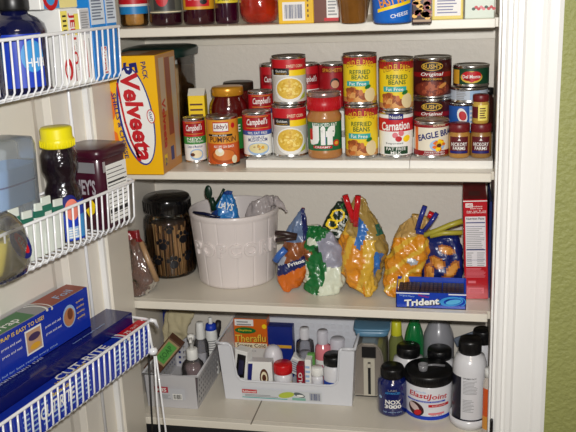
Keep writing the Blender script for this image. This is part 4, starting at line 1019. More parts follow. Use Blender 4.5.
# popcorn bucket
x, y, r, h = standing(189.5, 277.5, 292, 195, T2, level=1)
yb0 = y
CER = K('glazed_ceramic', 222, 213, 210, .28, coat=.5, bump=.03, bscale=20)
o = thing('popcorn_bucket', 'white ceramic popcorn bucket with plank grooves and raised lettering', 'bucket', (x, y, T2), face_cam(x, y))
rb = r*.865; n = 360; prof = []
outer = [(rb*.94, 0), (rb*.985, .003), (rb, .008), (r*.985, h-.016), (r*.985, h-.014), (r*1.0, h-.011), (r*1.0, h-.003), (r*.985, h)]
inner = [(r*.955, h), (r*.945, h-.006), (rb*.94, .010), (.0004, .009)]
mb = MB(); vs = []; P_ = outer+inner
for j, (rr, z) in enumerate(P_):
    for i in range(n):
        a = 2*PI*i/n; g = 0
        if 1 <= j <= 4 or j == 0: g = .0024 if i % 24 == 0 else 0
        vs.append(((rr-g)*math.sin(a), -(rr-g)*math.cos(a), z))
# more rows so the grooves stay crisp
fs = [(j*n+i, j*n+(i+1) % n, (j+1)*n+(i+1) % n, (j+1)*n+i) for j in range(len(P_)-1) for i in range(n)]+[tuple(range(n-1, -1, -1))]
mb.add(vs, fs, CER, True); mb.build('bucket_body', o)
slope_ = (r*.985-rb)/(h-.024)
mb = MB(); s_ = Cyl(rb+.0002, taper=slope_, z0=.008)
mb.text3(s_, 'POPCORN', .004, h*.55, r*2.0, h*.19, CER, .0060)
mb.build('raised_lettering', o)
bx = x
# snack bag clipped inside the bucket
o, b0 = bagroot('snack_bag', 'folded blue chip bag sticking out of the popcorn bucket', 228, 222, T2+.02, Y=yb0+.0)
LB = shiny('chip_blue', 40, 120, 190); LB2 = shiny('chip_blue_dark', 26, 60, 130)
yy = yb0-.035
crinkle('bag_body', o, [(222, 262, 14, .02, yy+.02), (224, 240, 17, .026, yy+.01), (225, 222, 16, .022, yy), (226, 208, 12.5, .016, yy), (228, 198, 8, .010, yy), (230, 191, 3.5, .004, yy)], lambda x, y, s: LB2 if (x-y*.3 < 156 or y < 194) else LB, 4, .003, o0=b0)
mb = MB(); c1 = PY(226, 206, yy-.020)-b0; s_ = Plane(c1, (1, 0, -.25), (.25, 0, 1)); mb.text(s_, 'LAYS', 0, 0, .036, .018, WHITE, .0, bold=.06, shear=.2); mb.build('lettering', o)
o = thing('bag_clip', 'dark green spring clip gripping the blue chip bag in the bucket', 'clip', b0)
GC = K('clip_green', 14, 44, 30, .35)
prong(o, [(211, 198), (213, 203), (214, 210)], yy-.026, .0065, GC, 'jaw', b0); prong(o, [(224, 189), (220, 197), (213, 208)], yy-.028, .0034, GC, 'jaw', b0)
MB().blob(PY(208.5, 192, yy-.028)-b0, .0095, GC, n=18, m=12, sc_=(.95, .5, 1.7)).build('grip', o)
o = thing('bag_clip', 'long flat navy clip lying across the near rim inside the bucket', 'clip', b0)
prong(o, [(193.5, 212.5), (204, 213.5), (216, 216.5)], [yb0-.05, yb0-.060, yb0-.070], .0036, K('clip_navy', 14, 18, 54, .35), 'clip_bar', b0)
prong(o, [(196, 213.6), (207, 214.5), (220, 217)], [yb0-.046, yb0-.056, yb0-.066], .0022, K('clip_navy', 14, 18, 54, .35), 'clip_arm', b0)
o, b0 = bagroot('foil_bag', 'crumpled silver grey bag hanging over the right rim of the bucket', 262, 215, T2+.05, Y=yb0)
SB = shiny('silver_film', 176, 166, 164, .25)
crinkle('bag_body', o, [(252, 240, 6, .010, yb0+.02), (255, 224, 10, .012, yb0+.02), (259, 210, 12, .012, yb0+.02), (266, 202, 8, .010, yb0+.02), (275, 201, 5, .008, yb0+.02), (283, 206, 3, .007, yb0+.02), (287, 212, 1.5, .004, yb0+.02)], lambda x, y, s: SB, 9, .0025, o0=b0)

# bag A
o, b0 = bagroot('corn_chip_bag', 'small orange chip bag with navy stripe beside the popcorn bucket', 287, 291, T2)
OR1 = shiny('bag_orange', 206, 104, 22); NV1 = shiny('bag_navy', 22, 34, 92); BR1 = shiny('bag_brown', 136, 76, 36, var=.4, vscale=60); SL1 = shiny('bag_slate', 96, 116, 150); SV1 = shiny('bag_pale', 170, 176, 186)
def colA(x, y, s):
    if s < -.2: return SV1
    ln = 268-(x-279)*.42
    if y > ln+6: return OR1
    if y > ln-4: return NV1 if abs(y-ln) > .6 or int(x*1.1) % 2 else SV1
    if x < 287 and y > 250: return SV1
    if y < 240: return NV1 if x > 304-(240-y)*.0 or inpoly(x, y, [(300, 207), (308, 207), (308, 240), (305, 240)]) else SL1
    return BR1
crinkle('bag_body', o, [(286.5, 291, 3.5, .006, .085), (289, 283, 12, .02, .10), (292, 272, 15, .028, .105), (295, 258, 15.5, .030, .11), (296, 245, 12, .024, .112), (297, 233, 10, .014, .115), (300.5, 220, 6.5, .008, .118), (303.5, 208, 2, .004, .12)], colA, 11, .0032, floor=T2, o0=b0)
mb = MB(); c1 = PY(296, 263, .070)-b0; s_ = Plane(c1, (1, 0, .38), (-.38, 0, 1)); mb.text(s_, 'Fritos', 0, 0, .040, .009, WHITE, 0, bold=.05); mb.build('lettering', o)
o = thing('bag_clip', 'dark brown clip with blue jaw on the small orange chip bag', 'clip', b0)
CB = K('clip_brown', 52, 36, 34, .35)
prong(o, [(275.5, 233), (284, 233.5), (297, 236)], .088, .0062, CB, 'grip', b0); prong(o, [(276, 240), (285, 239), (296, 238)], .090, .0050, CB, 'grip', b0)
prong(o, [(275.5, 261), (279.5, 255), (285.5, 249)], .082, .0085, shiny('clip_blue', 50, 100, 180), 'jaw', b0)
# bag C behind
BK = shiny('bag_black_green', 24, 44, 30); 
o, b0 = bagroot('ring_snack_bag', 'black and dark green snack bag with yellow and white lettering, rising behind', 338, 275, T2)
def colC(x, y, s):
    if s < 0: return BK
    for (cx, cy, rx, ry, w_, mt) in ((333, 222, 6, 5, .35, YEL), (339, 214, 7, 6, .3, YEL), (336, 231, 8, 4, .4, shiny('bag_white', 214, 216, 208)), (345, 219, 5, 5, .45, shiny('bag_white', 214, 216, 208)), (345, 206, 4, 4, .4, shiny('bag_leaf', 40, 110, 50))):
        q = math.hypot((x-cx)/rx, (y-cy)/ry)
        if 1-w_ < q < 1: return mt
    return BK
crinkle('bag_body', o, [(338, 266, 14, .012, .165), (339, 250, 18, .028, .17), (338, 236, 17, .026, .175), (338, 222, 13.5, .02, .18), (340, 211, 9, .012, .18), (342, 202, 5, .006, .182)], colC, 13, .003, floor=T2, o0=b0)
# bag B
o, b0 = bagroot('onion_chip_bag', 'green, white and silver snack bag slumped between the orange and yellow bags', 318, 294, T2)
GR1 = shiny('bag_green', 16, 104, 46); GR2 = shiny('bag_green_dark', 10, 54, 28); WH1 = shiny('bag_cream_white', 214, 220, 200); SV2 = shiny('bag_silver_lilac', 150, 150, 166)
GP = [(301, 296), (318, 293), (325, 278), (329, 262), (322, 248), (316, 240), (326, 236), (330, 226), (300, 224), (299, 252), (309, 262), (311, 276)]
def colB(x, y, s):
    if s < -.3: return SV2
    if inpoly(x, y, [(305, 244), (312, 250), (309, 258), (300, 258)]): return BR1
    if (x-313)**2/22+(y-239)**2/14 < 1: return WH1
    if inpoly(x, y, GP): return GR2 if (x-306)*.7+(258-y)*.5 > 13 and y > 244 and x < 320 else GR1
    if y < 263 and x > 318: return SV2
    return WH1
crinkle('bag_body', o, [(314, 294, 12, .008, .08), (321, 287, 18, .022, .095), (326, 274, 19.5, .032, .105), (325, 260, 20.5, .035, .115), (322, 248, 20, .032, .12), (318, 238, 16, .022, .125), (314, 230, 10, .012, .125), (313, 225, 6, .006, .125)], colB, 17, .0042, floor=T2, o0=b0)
# bag D
o, b0 = bagroot('tortilla_chip_bag', 'orange and yellow chip bag held shut by a red clip', 367, 296, T2)
OY1 = shiny('bag_amber', 214, 138, 28); OY2 = shiny('bag_yellow_gold', 216, 172, 56); DG1 = shiny('bag_dull_gold', 164, 136, 72); BL1 = shiny('bag_royal', 52, 112, 186); DR2 = shiny('bag_bluegreen', 46, 104, 84)
def colD(x, y, s):
    if s < -.3: return DG1
    if inpoly(x, y, [(357, 214), (364, 218), (369, 226), (366, 236), (361, 245), (356, 240), (359, 230)]): return BL1
    if inpoly(x, y, [(376, 246), (384, 250), (383, 262), (378, 274), (375, 262)]): return BL1
    if inpoly(x, y, [(376, 222), (384, 226), (383, 234), (378, 232)]): return DR2
    if y > 232+.10*(x-340) and x < 376: return OY2 if (x+y*.35) % 24 < 7 or x > 366 else OY1
    if x < 348 and y > 222: return OY2
    return DG1
crinkle('bag_body', o, [(367.5, 296, 4, .006, .072), (366, 288, 10, .022, .088), (363, 275, 18, .036, .105), (362.5, 260, 23, .042, .112), (362.5, 246, 24, .042, .118), (363, 232, 19.5, .034, .122), (361.5, 218, 14.5, .022, .126), (359, 206, 9, .010, .13), (358, 197, 4.5, .004, .132)], colD, 23, .0048, floor=T2, o0=b0, N=84, A=64)
o = thing('bag_clip', 'glossy red two-pronged clip on the orange and yellow chip bag', 'clip', b0)
RC = K('clip_red', 190, 20, 28, .2, coat=.8)
prong(o, [(345, 195), (347.5, 203), (351.5, 214), (353, 222)], .088, .0068, RC, 'jaw', b0); prong(o, [(358, 195.5), (357.5, 205), (356, 214), (355.5, 226)], .086, .0068, RC, 'jaw', b0)
prong(o, [(351, 214), (355, 217), (359, 215)], .086, .0035, RC, 'hinge', b0)
# bag E
o, b0 = bagroot('cheese_snack_bag', 'orange and gold snack bag behind the chewing gum display', 395, 294, T2)
def colE(x, y, s):
    if s < -.3: return DG1
    if (x-413)**2/26+(y-257)**2/12 < 1: return SV1
    if y < 236-(x-395)*.15: return shiny('bag_tan', 186, 150, 88)
    return OY2 if (x*.8+y) % 17 < 6 else OY1
crinkle('bag_body', o, [(392, 296, 5, .006, .060), (396, 286, 12, .018, .084), (403, 274, 18, .030, .105), (407, 260, 20.5, .036, .112), (410, 248, 19.5, .036, .118), (413, 237, 17.5, .030, .122), (416, 226, 14, .018, .128), (419, 215, 8, .007, .13)], colE, 29, .0048, floor=T2, o0=b0, N=84, A=64)
# bag F: blue cookie bag
o, b0 = bagroot('cookie_bag', 'dark blue cookie bag with pictures of biscuits beside the red box', 443, 291, T2)
CB1 = shiny('cookie_blue', 18, 34, 100); CK1 = shiny('cookie_gold', 214, 146, 60, .4); CK2 = shiny('cookie_edge', 160, 92, 34, .4)
def colF(x, y, s):
    if s < -.3: return SV1
    for (cx, cy, rx, ry, a) in ((437, 258, 9, 6, .35), (430, 270, 5, 10, -.2), (452, 265, 5, 10, .6), (447, 246, 9, 4, .35), (443, 276, 4, 6, .9)):
        dx, dy = x-cx, y-cy; u = dx*math.cos(a)+dy*math.sin(a); v = -dx*math.sin(a)+dy*math.cos(a); q = math.hypot(u/rx, v/ry)
        if q < .75: return CK1
        if q < 1: return CK2
    return CB1
crinkle('bag_body', o, [(443, 291, 14, .012, .112), (443, 282, 19.5, .026, .118), (443, 268, 20.5, .034, .122), (441.5, 254, 20.5, .034, .126), (440, 243, 20, .028, .130), (439, 234, 18, .014, .134)], colF, 31, .003, floor=T2, o0=b0)
o = thing('bag_clip', 'blue clip with two upright prongs on the gold and blue bags', 'clip', b0)
BC = K('clip_royal', 34, 46, 130, .25, coat=.5)
prong(o, [(425, 206), (421, 217), (417, 230)], .090, .0058, BC, 'jaw', b0); prong(o, [(437, 213), (431, 222), (424, 231)], .088, .0052, BC, 'jaw', b0); prong(o, [(416, 231), (424, 232)], .088, .0065, BC, 'hinge', b0)
prong(o, [(428, 214), (433, 216)], .10, .0085, K('clip_red', 190, 20, 28, .2, coat=.8), 'red_tab', b0)
o = thing('bag_clip', 'yellow green flat clip pointing right towards the red box', 'clip', b0)
YC = K('clip_olive', 170, 160, 56, .35)
prong(o, [(424, 235), (436, 231), (450, 225), (462.5, 221)], [.10, .10, .10, .10], .0062, YC, 'jaw', b0); prong(o, [(430, 236), (444, 233), (462.5, 232.5)], [.10, .10, .10], .0056, YC, 'jaw', b0)

# gum display
a, b = PZ(395.5, 307.5, T2), PZ(466.5, 310, T2); w_ = b.x-a.x-.002
o = thing('gum_display', 'blue chewing gum display tray at the shelf edge in front of snack bags', 'box', ((a.x+b.x)/2, min(a.y, b.y)+.001, T2), 0)
TB = K('gum_blue', 26, 64, 176, .25, coat=.3); hf = .036; dp = .060; hk = .050
mb = MB().box((-w_/2, 0, 0), (w_/2, .0015, hf), TB).box((-w_/2, dp-.0015, 0), (w_/2, dp, hk), TB).box((-w_/2, 0, 0), (w_/2, dp, .0015), TB)
for sx in (-w_/2, w_/2-.0015): mb.add([(sx, 0, 0), (sx, dp, 0), (sx, dp, hk), (sx, 0, hf), (sx+.0015, 0, 0), (sx+.0015, dp, 0), (sx+.0015, dp, hk), (sx+.0015, 0, hf)], [(0, 1, 2, 3), (4, 7, 6, 5), (3, 2, 6, 7), (0, 3, 7, 4), (1, 5, 6, 2)], TB)
s_ = Plane((0, -.0004, 0), (1, 0, 0), (0, 0, 1))
mb.rect(s_, -w_/2, -w_*.02, hf-.0035, hf-.0010, WHITE, .0); mb.rect(s_, w_*.25, w_/2, hf-.0035, hf-.0010, WHITE, .0)
mb.text(s_, 'Trident', -w_*.12, hf*.38, w_*.52, hf*.48, BLACK, .0004, bold=.16, slope=.10); mb.text(s_, 'Trident', -w_*.13, hf*.41, w_*.50, hf*.43, WHITE, .0008, bold=.10, slope=.10)
mb.text(s_, 'Original Flavor', -w_*.34, hf*.77, w_*.22, hf*.15, LBLUE, .0006, slope=-.10); mb.text(s_, 'flavor', -w_*.10, hf*.80, w_*.16, hf*.13, K('clip_red', 190, 20, 28, .2, coat=.8), .0006, slope=-.2)
mb.ell(s_, w_*.29, hf*.50, w_*.17, hf*.30, SKY, .0003, rot=.12); mb.ell(s_, w_*.31, hf*.50, w_*.13, hf*.20, TB, .0006, rot=.12); mb.ell(s_, w_*.32, hf*.48, w_*.11, hf*.15, K('gum_cyan', 90, 180, 225), .0009, rot=.2); mb.ring(s_, w_*.40, hf*.50, w_*.10, hf*.30, .002, SKY, .0006, a0=-1.2, a1=1.5)
mb.stroke(s_, [(w_*.06, hf*.40), (w_*.16, hf*.56), (w_*.26, hf*.62)], .002, SKY, .0006)
mb.build('tray', o)
for k in range(3):
    g = thing('gum_packs', ['block of dark gum packs at left in the blue display tray', 'block of dark gum packs in the middle of blue display tray', 'block of dark gum packs at right in the blue display tray'][k], 'gum', (o.location.x-w_/2+.004+(k+.5)*(w_-.008)/3, o.location.y+.002, T2+.0016), 0, None)
    ww = (w_-.012)/3; mb = MB()
    GW = [K('gum_dark', 34, 30, 52, .5), K('gum_brown', 84, 62, 66, .5)]
    for i in range(5):
        mb.box((-ww/2+i*ww/5+.0002, .0004, 0), (-ww/2+(i+1)*ww/5-.0002, .0545, .0375), GW[0], bev=.0005)
        st = Plane((-ww/2+i*ww/5, 0, .0377), (1, 0, 0), (0, 1, 0))
        for j in range(4): mb.rect(st, .002, ww/5-.002, .008+j*.012, .013+j*.012, GW[1], .0002)
    mb.build('packs', g)

# red cracker box standing side on at the right
a = PZ(465.5, 299, T2); a2 = PZ(489.5, 300.5, T2); htop = PY(477, 200, a.y).z-T2; w_ = a2.x-a.x-.001
RB = K('cracker_red', 186, 22, 36, .28, coat=.3)
o = thing('cracker_box', 'tall narrow red box with white nutrition panel at right of snack shelf', 'box', ((a.x+a2.x)/2-.002, a.y, T2+.0008), rot=(0, -.035, 0))
mb = MB().box((-w_/2, 0, 0), (w_/2, .19, htop), RB, bev=.001)
s_ = Plane((0, -.0004, 0), (1, 0, 0), (0, 0, 1))
mb.rect(s_, -w_/2, w_/2, htop-.004, htop-.002, WHITE, .0); mb.rect(s_, -w_*.40, -w_*.10, htop*.925, htop*.965, WHITE, .0); mb.text(s_, 'CHEEZ', -w_*.25, htop*.945, w_*.26, htop*.022, RB, .0004, bold=.05)
for i, v in enumerate((.935, .915, .89, .875)): mb.text(s_, ['crackers', 'baked snack', 'net wt 9 oz', 'made with real cheese'][i], w_*.05, htop*v, w_*(.5 if i < 2 else .8), htop*.013, WHITE, .0004)
mb.rect(s_, -w_*.42, w_*.42, htop*.335, htop*.835, K('panel_white', 226, 222, 226), .0)
mb.text(s_, 'Nutrition Facts', 0, htop*.815, w_*.74, htop*.022, BLACK, .0004, bold=.05)
for v, t in ((.77, .010), (.735, .004), (.50, .010), (.40, .003)): mb.rect(s_, -w_*.40, w_*.40, htop*v, htop*(v+t), NAVY, .0004)
mb.lines(s_, -w_*.38, w_*.38, htop*.51, htop*.73, 12, GRY, .0004, 3, .35); mb.lines(s_, -w_*.38, -w_*.1, htop*.345, htop*.49, 7, GRY, .0004, 5, .35); mb.lines(s_, w_*.05, w_*.38, htop*.345, htop*.49, 7, GRY, .0004, 7, .35)
mb.lines(s_, -w_*.42, w_*.42, htop*.225, htop*.325, 8, K('rose_print', 224, 130, 140), .0002, 4, .4)
mb.rect(s_, -w_*.34, -w_*.02, htop*.165, htop*.19, PINK, .0004); mb.rect(s_, -w_*.34, w_*.32, htop*.06, htop*.12, PINK, .0004); mb.lines(s_, -w_*.3, w_*.28, htop*.065, htop*.11, 4, RB, .0007, 4, .4)
s3 = Plane((-w_/2, 0, htop+.0004), (1, 0, 0), (0, 1, 0)); mb.rect(s3, .002, w_-.002, .002, .186, K('cracker_top', 128, 30, 36, .4), 0); mb.rect(s3, .012, w_-.014, .03, .07, K('cracker_top2', 100, 52, 50, .4), .0003)
mb.build('carton', o)
o = thing('cereal_box', 'dark blue box squeezed between the red box and the right wall', 'box', (.2868, a.y+.012, T2), 0)
MB().box((-.0028, 0, 0), (.0028, .17, htop*.97), K('blue_box_dark', 20, 40, 96, .3), bev=.0005).build('carton', o)

# ============================================================ lowest shelf: bins
BINM = K('bin_grey_plastic', 196, 195, 198, .35); BIN2 = K('bin_white_plastic', 218, 220, 226, .3)
def holed(mb, A, B, z0, z1, nx, nz, mat, out, th=.0015, hole=.5, lip=.012):
    """wall from A to B (x,y at bottom) flared by out at the top, pierced by a grid of openings"""
    A, B, O_ = Vector((*A, 0)), Vector((*B, 0)), Vector((*out, 0)); dn = O_.normalized()*th
    P = lambda s, t, k: A+(B-A)*s+O_*t+Vector((0, 0, z0+(z1-z0)*t))-dn*k
    for k in (0, 1):
        vs = []; fs = []
        def quad(s0, s1, t0, t1):
            o_ = len(vs); vs.extend([P(s0, t0, k), P(s1, t0, k), P(s1, t1, k), P(s0, t1, k)]); fs.append((o_, o_+1, o_+2, o_+3))
        lo, hi = .06, 1-lip/(z1-z0)
        quad(0, 1, 0, lo); quad(0, 1, hi, 1)
        for i in range(nx):
            s0, s1 = .03+.94*i/nx, .03+.94*(i+1)/nx; e = (s1-s0)*(1-hole)/2
            for j in range(nz):
                t0, t1 = lo+(hi-lo)*j/nz, lo+(hi-lo)*(j+1)/nz; g = (t1-t0)*(1-hole)/2
                quad(s0, s1, t0, t0+g); quad(s0, s1, t1-g, t1); quad(s0, s0+e, t0+g, t1-g); quad(s1-e, s1, t0+g, t1-g)
        quad(0, .03, lo, hi); quad(.97, 1, lo, hi)
        mb.add(vs, fs, mat)
    return mb
def solid_wall(mb, A, B, z0, zA, zB, mat, out, th=.002):
    A, B, O_ = Vector((*A, z0)), Vector((*B, z0)), Vector((*out, 0)); dn = O_.normalized()*th
    Z = Vector((0, 0, 1)); q = [A, B, B+O_+Z*(zB-z0), A+O_+Z*(zA-z0)]; vs = q+[v-dn for v in q]
    return mb.add(vs, [(0, 1, 2, 3), (7, 6, 5, 4), (0, 4, 5, 1), (1, 5, 6, 2), (2, 6, 7, 3), (3, 7, 4, 0)], mat)
bl = .008
x0, x1, y0, y1, hb = -.512, -.3865, .052, .268, .090
o = thing('storage_bin', 'small grey plastic basket with pierced sides at left of lowest shelf', 'bin', (0, 0, T3), 0)
mb = MB().box((x0, y0, .0005), (x1, y1, .003), BINM)
f_ = .006
solid_wall(mb, (x0, y0), (x1, y0), .001, hb, hb, BINM, (0, -f_)); holed(mb, (x1, y0), (x1, y1), .001, hb, 13, 5, BINM, (f_, 0)); holed(mb, (x1, y1), (x0, y1), .001, hb, 9, 5, BINM, (0, f_)); holed(mb, (x0, y1), (x0, y0), .001, hb, 13, 5, BINM, (-f_, 0))
mb.tube([(x0-f_, y0-f_, hb), (x1+f_, y0-f_, hb), (x1+f_, y1+f_, hb), (x0-f_, y1+f_, hb)], .0032, BINM, closed=True)
mb.build('bin_body', o)
mb = MB(); s_ = Plane(((x0+x1)/2, y0-f_*.6-.0012, 0), (1, 0, 0), (0, -.066, 1))
mb.rect(s_, -.030, .036, .026, .056, K('bin_label', 196, 198, 204, .3), 0); mb.rect(s_, -.040, -.006, .044, .060, K('bin_label_red', 178, 40, 60), .0004); mb.text(s_, 'KIS', -.022, .052, .024, .010, WHITE, .0008, bold=.05); mb.barcode(s_, .006, .026, .028, .040, .0004); mb.lines(s_, -.03, .0, .028, .040, 4, GRY, .0004)
mb.build('label', o)
CLRB = glassy('clear_bottle', (.86, .86, .88), .04, .06, (.6, .6, .62), 1.4)
# contents of the small basket, standing on its bottom
zb = T3+.0032
def bottle(name, label, cat, x0p, x1p, yt, Yc, z, body, shape, cap=None, capmat=WHITE, pump=False, lab=None, extra=None, liquid=None):
    x, y, r, h = standing(x0p, x1p, yt+60, yt, z, Yc)
    o = thing(name, label, cat, (x, y, z), face_cam(x, y))
    MB().lathe([(rr*r, zz*h) for rr, zz in shape], body, n=36, cap=True).build('bottle_body', o)
    if liquid: MB().lathe([(rr*r*.93, max(.002, zz*h*.99)) for rr, zz in shape[:liquid[0]]], liquid[1], n=32).build('liquid', o)
    if cap: MB().lathe([(cap[0]*r, cap[1]*h), (cap[0]*r*1.02, cap[1]*h+.001), (cap[2]*r, h*cap[3]-.001), (cap[2]*r*.92, h*cap[3]), (.0002, h*cap[3])], capmat, n=32).build('cap', o)
    if pump:
        mb = MB().lathe([(.005, h*.74), (.005, h*.90), (.009, h*.905), (.009, h*.98), (.0002, h)], capmat, n=20)
        mb.tube([(0, -.004, h*.945), (-.002, -.022, h*.94), (-.002, -.026, h*.915)], .0038, capmat); mb.build('pump', o)
    if lab: mb = MB(); lab(mb, Cyl(r*shape[len(shape)//2][0]+.0006) if not isinstance(lab, tuple) else None, r, h); mb.build('label', o)
    return o
SH1 = [(.88, 0), (1, .03), (1, .42), (.9, .50), (.5, .58), (.45, .60)]
bottle('pump_bottle', 'clear pump bottle with white pump, nearest in the small grey basket', 'bottle', 181, 204, 329, .135, zb, CLRB, SH1, (.50, .58, .48, .75), WHITE, True, None, None, (4, K('soap_liquid', 150, 128, 128, .2, coat=1)))
bottle('spray_bottle', 'clear bottle with white spray top behind the pump bottle', 'bottle', 194, 209, 319, .20, zb, CLRB, [(.9, 0), (1, .03), (1, .62), (.8, .70), (.5, .76), (.5, .78)], (.62, .72, .50, 1.0), WHITE, False, lambda mb, s_, r, h: mb.rect(s_, -r*1.2, r*1.2, h*.2, h*.5, K('pale_grey_print', 205, 205, 208), 0))
bottle('lotion_bottle', 'white bottle with blue collar at the right of the small grey basket', 'bottle', 206, 218, 315, .235, zb, WHITE, [(.9, 0), (1, .03), (1, .72), (.9, .78), (.8, .80)], (.35, .88, .32, 1.0), WHITE, False, lambda mb, s_, r, h: mb.lines(s_, -r, r, h*.45, h*.65, 5, GRY, 0))
lb = bpy.data.objects['lotion_bottle']; _r = lb.children[0].dimensions.x/2; _h = lb.children[0].dimensions.z/.80
MB().lathe([(_r*.92, _h*.795), (_r*.95, _h*.80), (_r*.80, _h*.89), (_r*.3, _h*.90)], BLUE, n=30).build('collar', lb)
p = PZ(172, 366, zb)
_t = .70; tp = PY(176, 341, .125)
o = thing('soap_box', 'brown box with bright green panel tilted in the small grey basket', 'box', loc=(tp.x-.115*math.sin(_t), .118, tp.z-.115*math.cos(_t)), rot=(0, _t, 0))
carton(o, .040, .03, .115, K('box_brown', 96, 62, 44, .5), lambda mb, s_: (mb.rect(s_, -.017, .017, .040, .112, K('box_tan', 170, 150, 110), 0), mb.rect(s_, -.013, .013, .046, .106, K('box_green', 96, 170, 80), .0003), mb.text(s_, 'SOAP', 0, .076, .044, .014, K('box_leaf', 50, 110, 50), .0006, bold=.04, rot=PI/2)))
CLOTH = K('cream_cloth', 196, 184, 148, .9, bump=.5, bscale=60)
o, b0 = bagroot('rubber_gloves', 'pair of cream cloth gloves drooping over the back of the small grey basket', 182, 345, zb, cat='gloves', Y=.25)
crinkle('glove', o, [(173, 350, 3, .006, .222), (175, 342, 7, .010, .226), (178, 332, 11, .013, .232), (180, 321, 12, .013, .240), (182, 311, 13, .010, .246)], lambda x, y, s: CLOTH, 41, .0035, N=40, A=36, o0=b0)
crinkle('glove', o, [(166, 342, 2.5, .006, .250), (166.5, 332, 4, .008, .255), (168, 322, 4.5, .009, .26), (171, 312, 5, .008, .262)], lambda x, y, s: CLOTH, 42, .002, N=40, A=36, o0=b0)
o = thing('hand_tool', 'dark tool handle standing at the back of small grey basket', 'tool', (PY(221, 325, .255).x-.012, .250, zb), 0)
MB().tube([(-.02, 0, .002), (-.008, 0, .08), (.004, 0, .125), (.008, 0, .142)], .0075, K('tool_dark', 44, 40, 44, .5), rr=[.006, .008, .010, .007]).build('handle', o)
o = thing('tall_package', 'red and dark blue box standing at the far left of lowest shelf', 'box', (PY(146, 330, .10).x, .275, T3), 0)
mb = MB().box((-.022, 0, 0), (.022, .02, .22), K('package_navy', 24, 40, 120, .35), bev=.001)
mb.rect(Plane((0, -.0004, 0), (1, 0, 0), (0, 0, 1)), -.02, .02, .17, .218, CRED, 0); mb.build('carton', o)

# big white bin
x0, x1, y0, y1 = -.334, -.022, .112, .276; hb = .152; f_ = .009
zl = PY(285, 384, .108).z-T3
o = thing('storage_bin', 'large white plastic bin with a dipped front holding medicines', 'bin', (0, 0, T3), 0)
mb = MB().box((x0, y0, .0005), (x1, y1, .003), BIN2)
solid_wall(mb, (x1, y0), (x1, y1), .001, hb, hb, BIN2, (f_, 0)); solid_wall(mb, (x1, y1), (x0, y1), .001, hb, hb, BIN2, (0, f_)); solid_wall(mb, (x0, y1), (x0, y0), .001, hb, hb, BIN2, (-f_, 0))
# dipped front as an outline
cw = .028
out = [(x0, 0), (x1, 0), (x1+f_, hb), (x1-cw+.010, hb)]
for k in range(7): a = PI/2*k/6; out.append((x1-cw-.008*math.sin(a)-.002, zl+.012+(hb-.02-zl)*(1-k/6)*.9 if k < 6 else zl))
out = [(x0, 0), (x1, 0), (x1+f_, hb), (x1-.020, hb), (x1-.026, hb-.008), (x1-.032, zl+.016), (x1-.040, zl+.004), (x1-.052, zl), (x0+.052, zl), (x0+.040, zl+.004), (x0+.032, zl+.016), (x0+.024, hb-.008), (x0+.016, hb), (x0-f_, hb)]
n = len(out); sh = lambda z: f_*z/hb
vs = [(x, y0-sh(z), z+.001) for x, z in out]+[(x, y0-sh(z)+.003, z+.001) for x, z in out]
tr = tessellate_polygon([[Vector((x, z, 0)) for x, z in out]])
mb.add(vs, [tuple(t) for t in tr]+[tuple(n+i for i in reversed(t)) for t in tr]+[(i, (i+1) % n, n+(i+1) % n, n+i) for i in range(n)], BIN2)
top = [(x0+.016, y0-f_, hb), (x0-f_, y0-f_, hb), (x0-f_, y1+f_, hb), (x1+f_, y1+f_, hb), (x1+f_, y0-f_, hb), (x1-.020, y0-f_, hb)]
mb.tube(top, .0042, BIN2)
mb.tube([(x, y0-sh(z)+.001, z+.001) for x, z in out[3:13]], .0030, BIN2)
for i in range(9):                       # embossed squares on the back wall
    for j in range(3): mb.box((x0+.15+i*.018, y1+.001, .09+j*.018), (x0+.162+i*.018, y1+.0022, .101+j*.018), BIN2)
mb.build('bin_body', o)
mb = MB(); s_ = Plane(((x0+x1)/2, y0-.0028, 0), (1, 0, 0), (0, -.06, 1))
mb.rect(s_, -.112, .085, .008, .034, K('bin_strip', 206, 210, 214), 0); mb.rect(s_, -.112, -.075, .022, .032, CRED, .0004); mb.text(s_, 'Rubbermaid', -.0935, .027, .033, .006, WHITE, .0008, bold=.04)
mb.rect(s_, -.112, .0, .009, .011, TEAL, .0004); mb.lines(s_, -.105, -.02, .013, .020, 2, GRY, .0004); mb.ell(s_, -.002, .022, .020, .008, K('lime_print', 180, 196, 70), .0004, rot=.2); mb.ell(s_, .030, .024, .014, .006, K('slate_swirl', 90, 100, 104), .0004, rot=-.3); mb.ell(s_, .032, .022, .009, .003, WHITE, .0007)
mb.rect(s_, .012, .045, .009, .016, K('mint_print', 130, 180, 165), .0006); mb.barcode(s_, .056, .080, .012, .030, .0004, mat=K('barcode_slate', 70, 80, 120), bg=K('barcode_bg', 190, 192, 196)); mb.build('label', o)

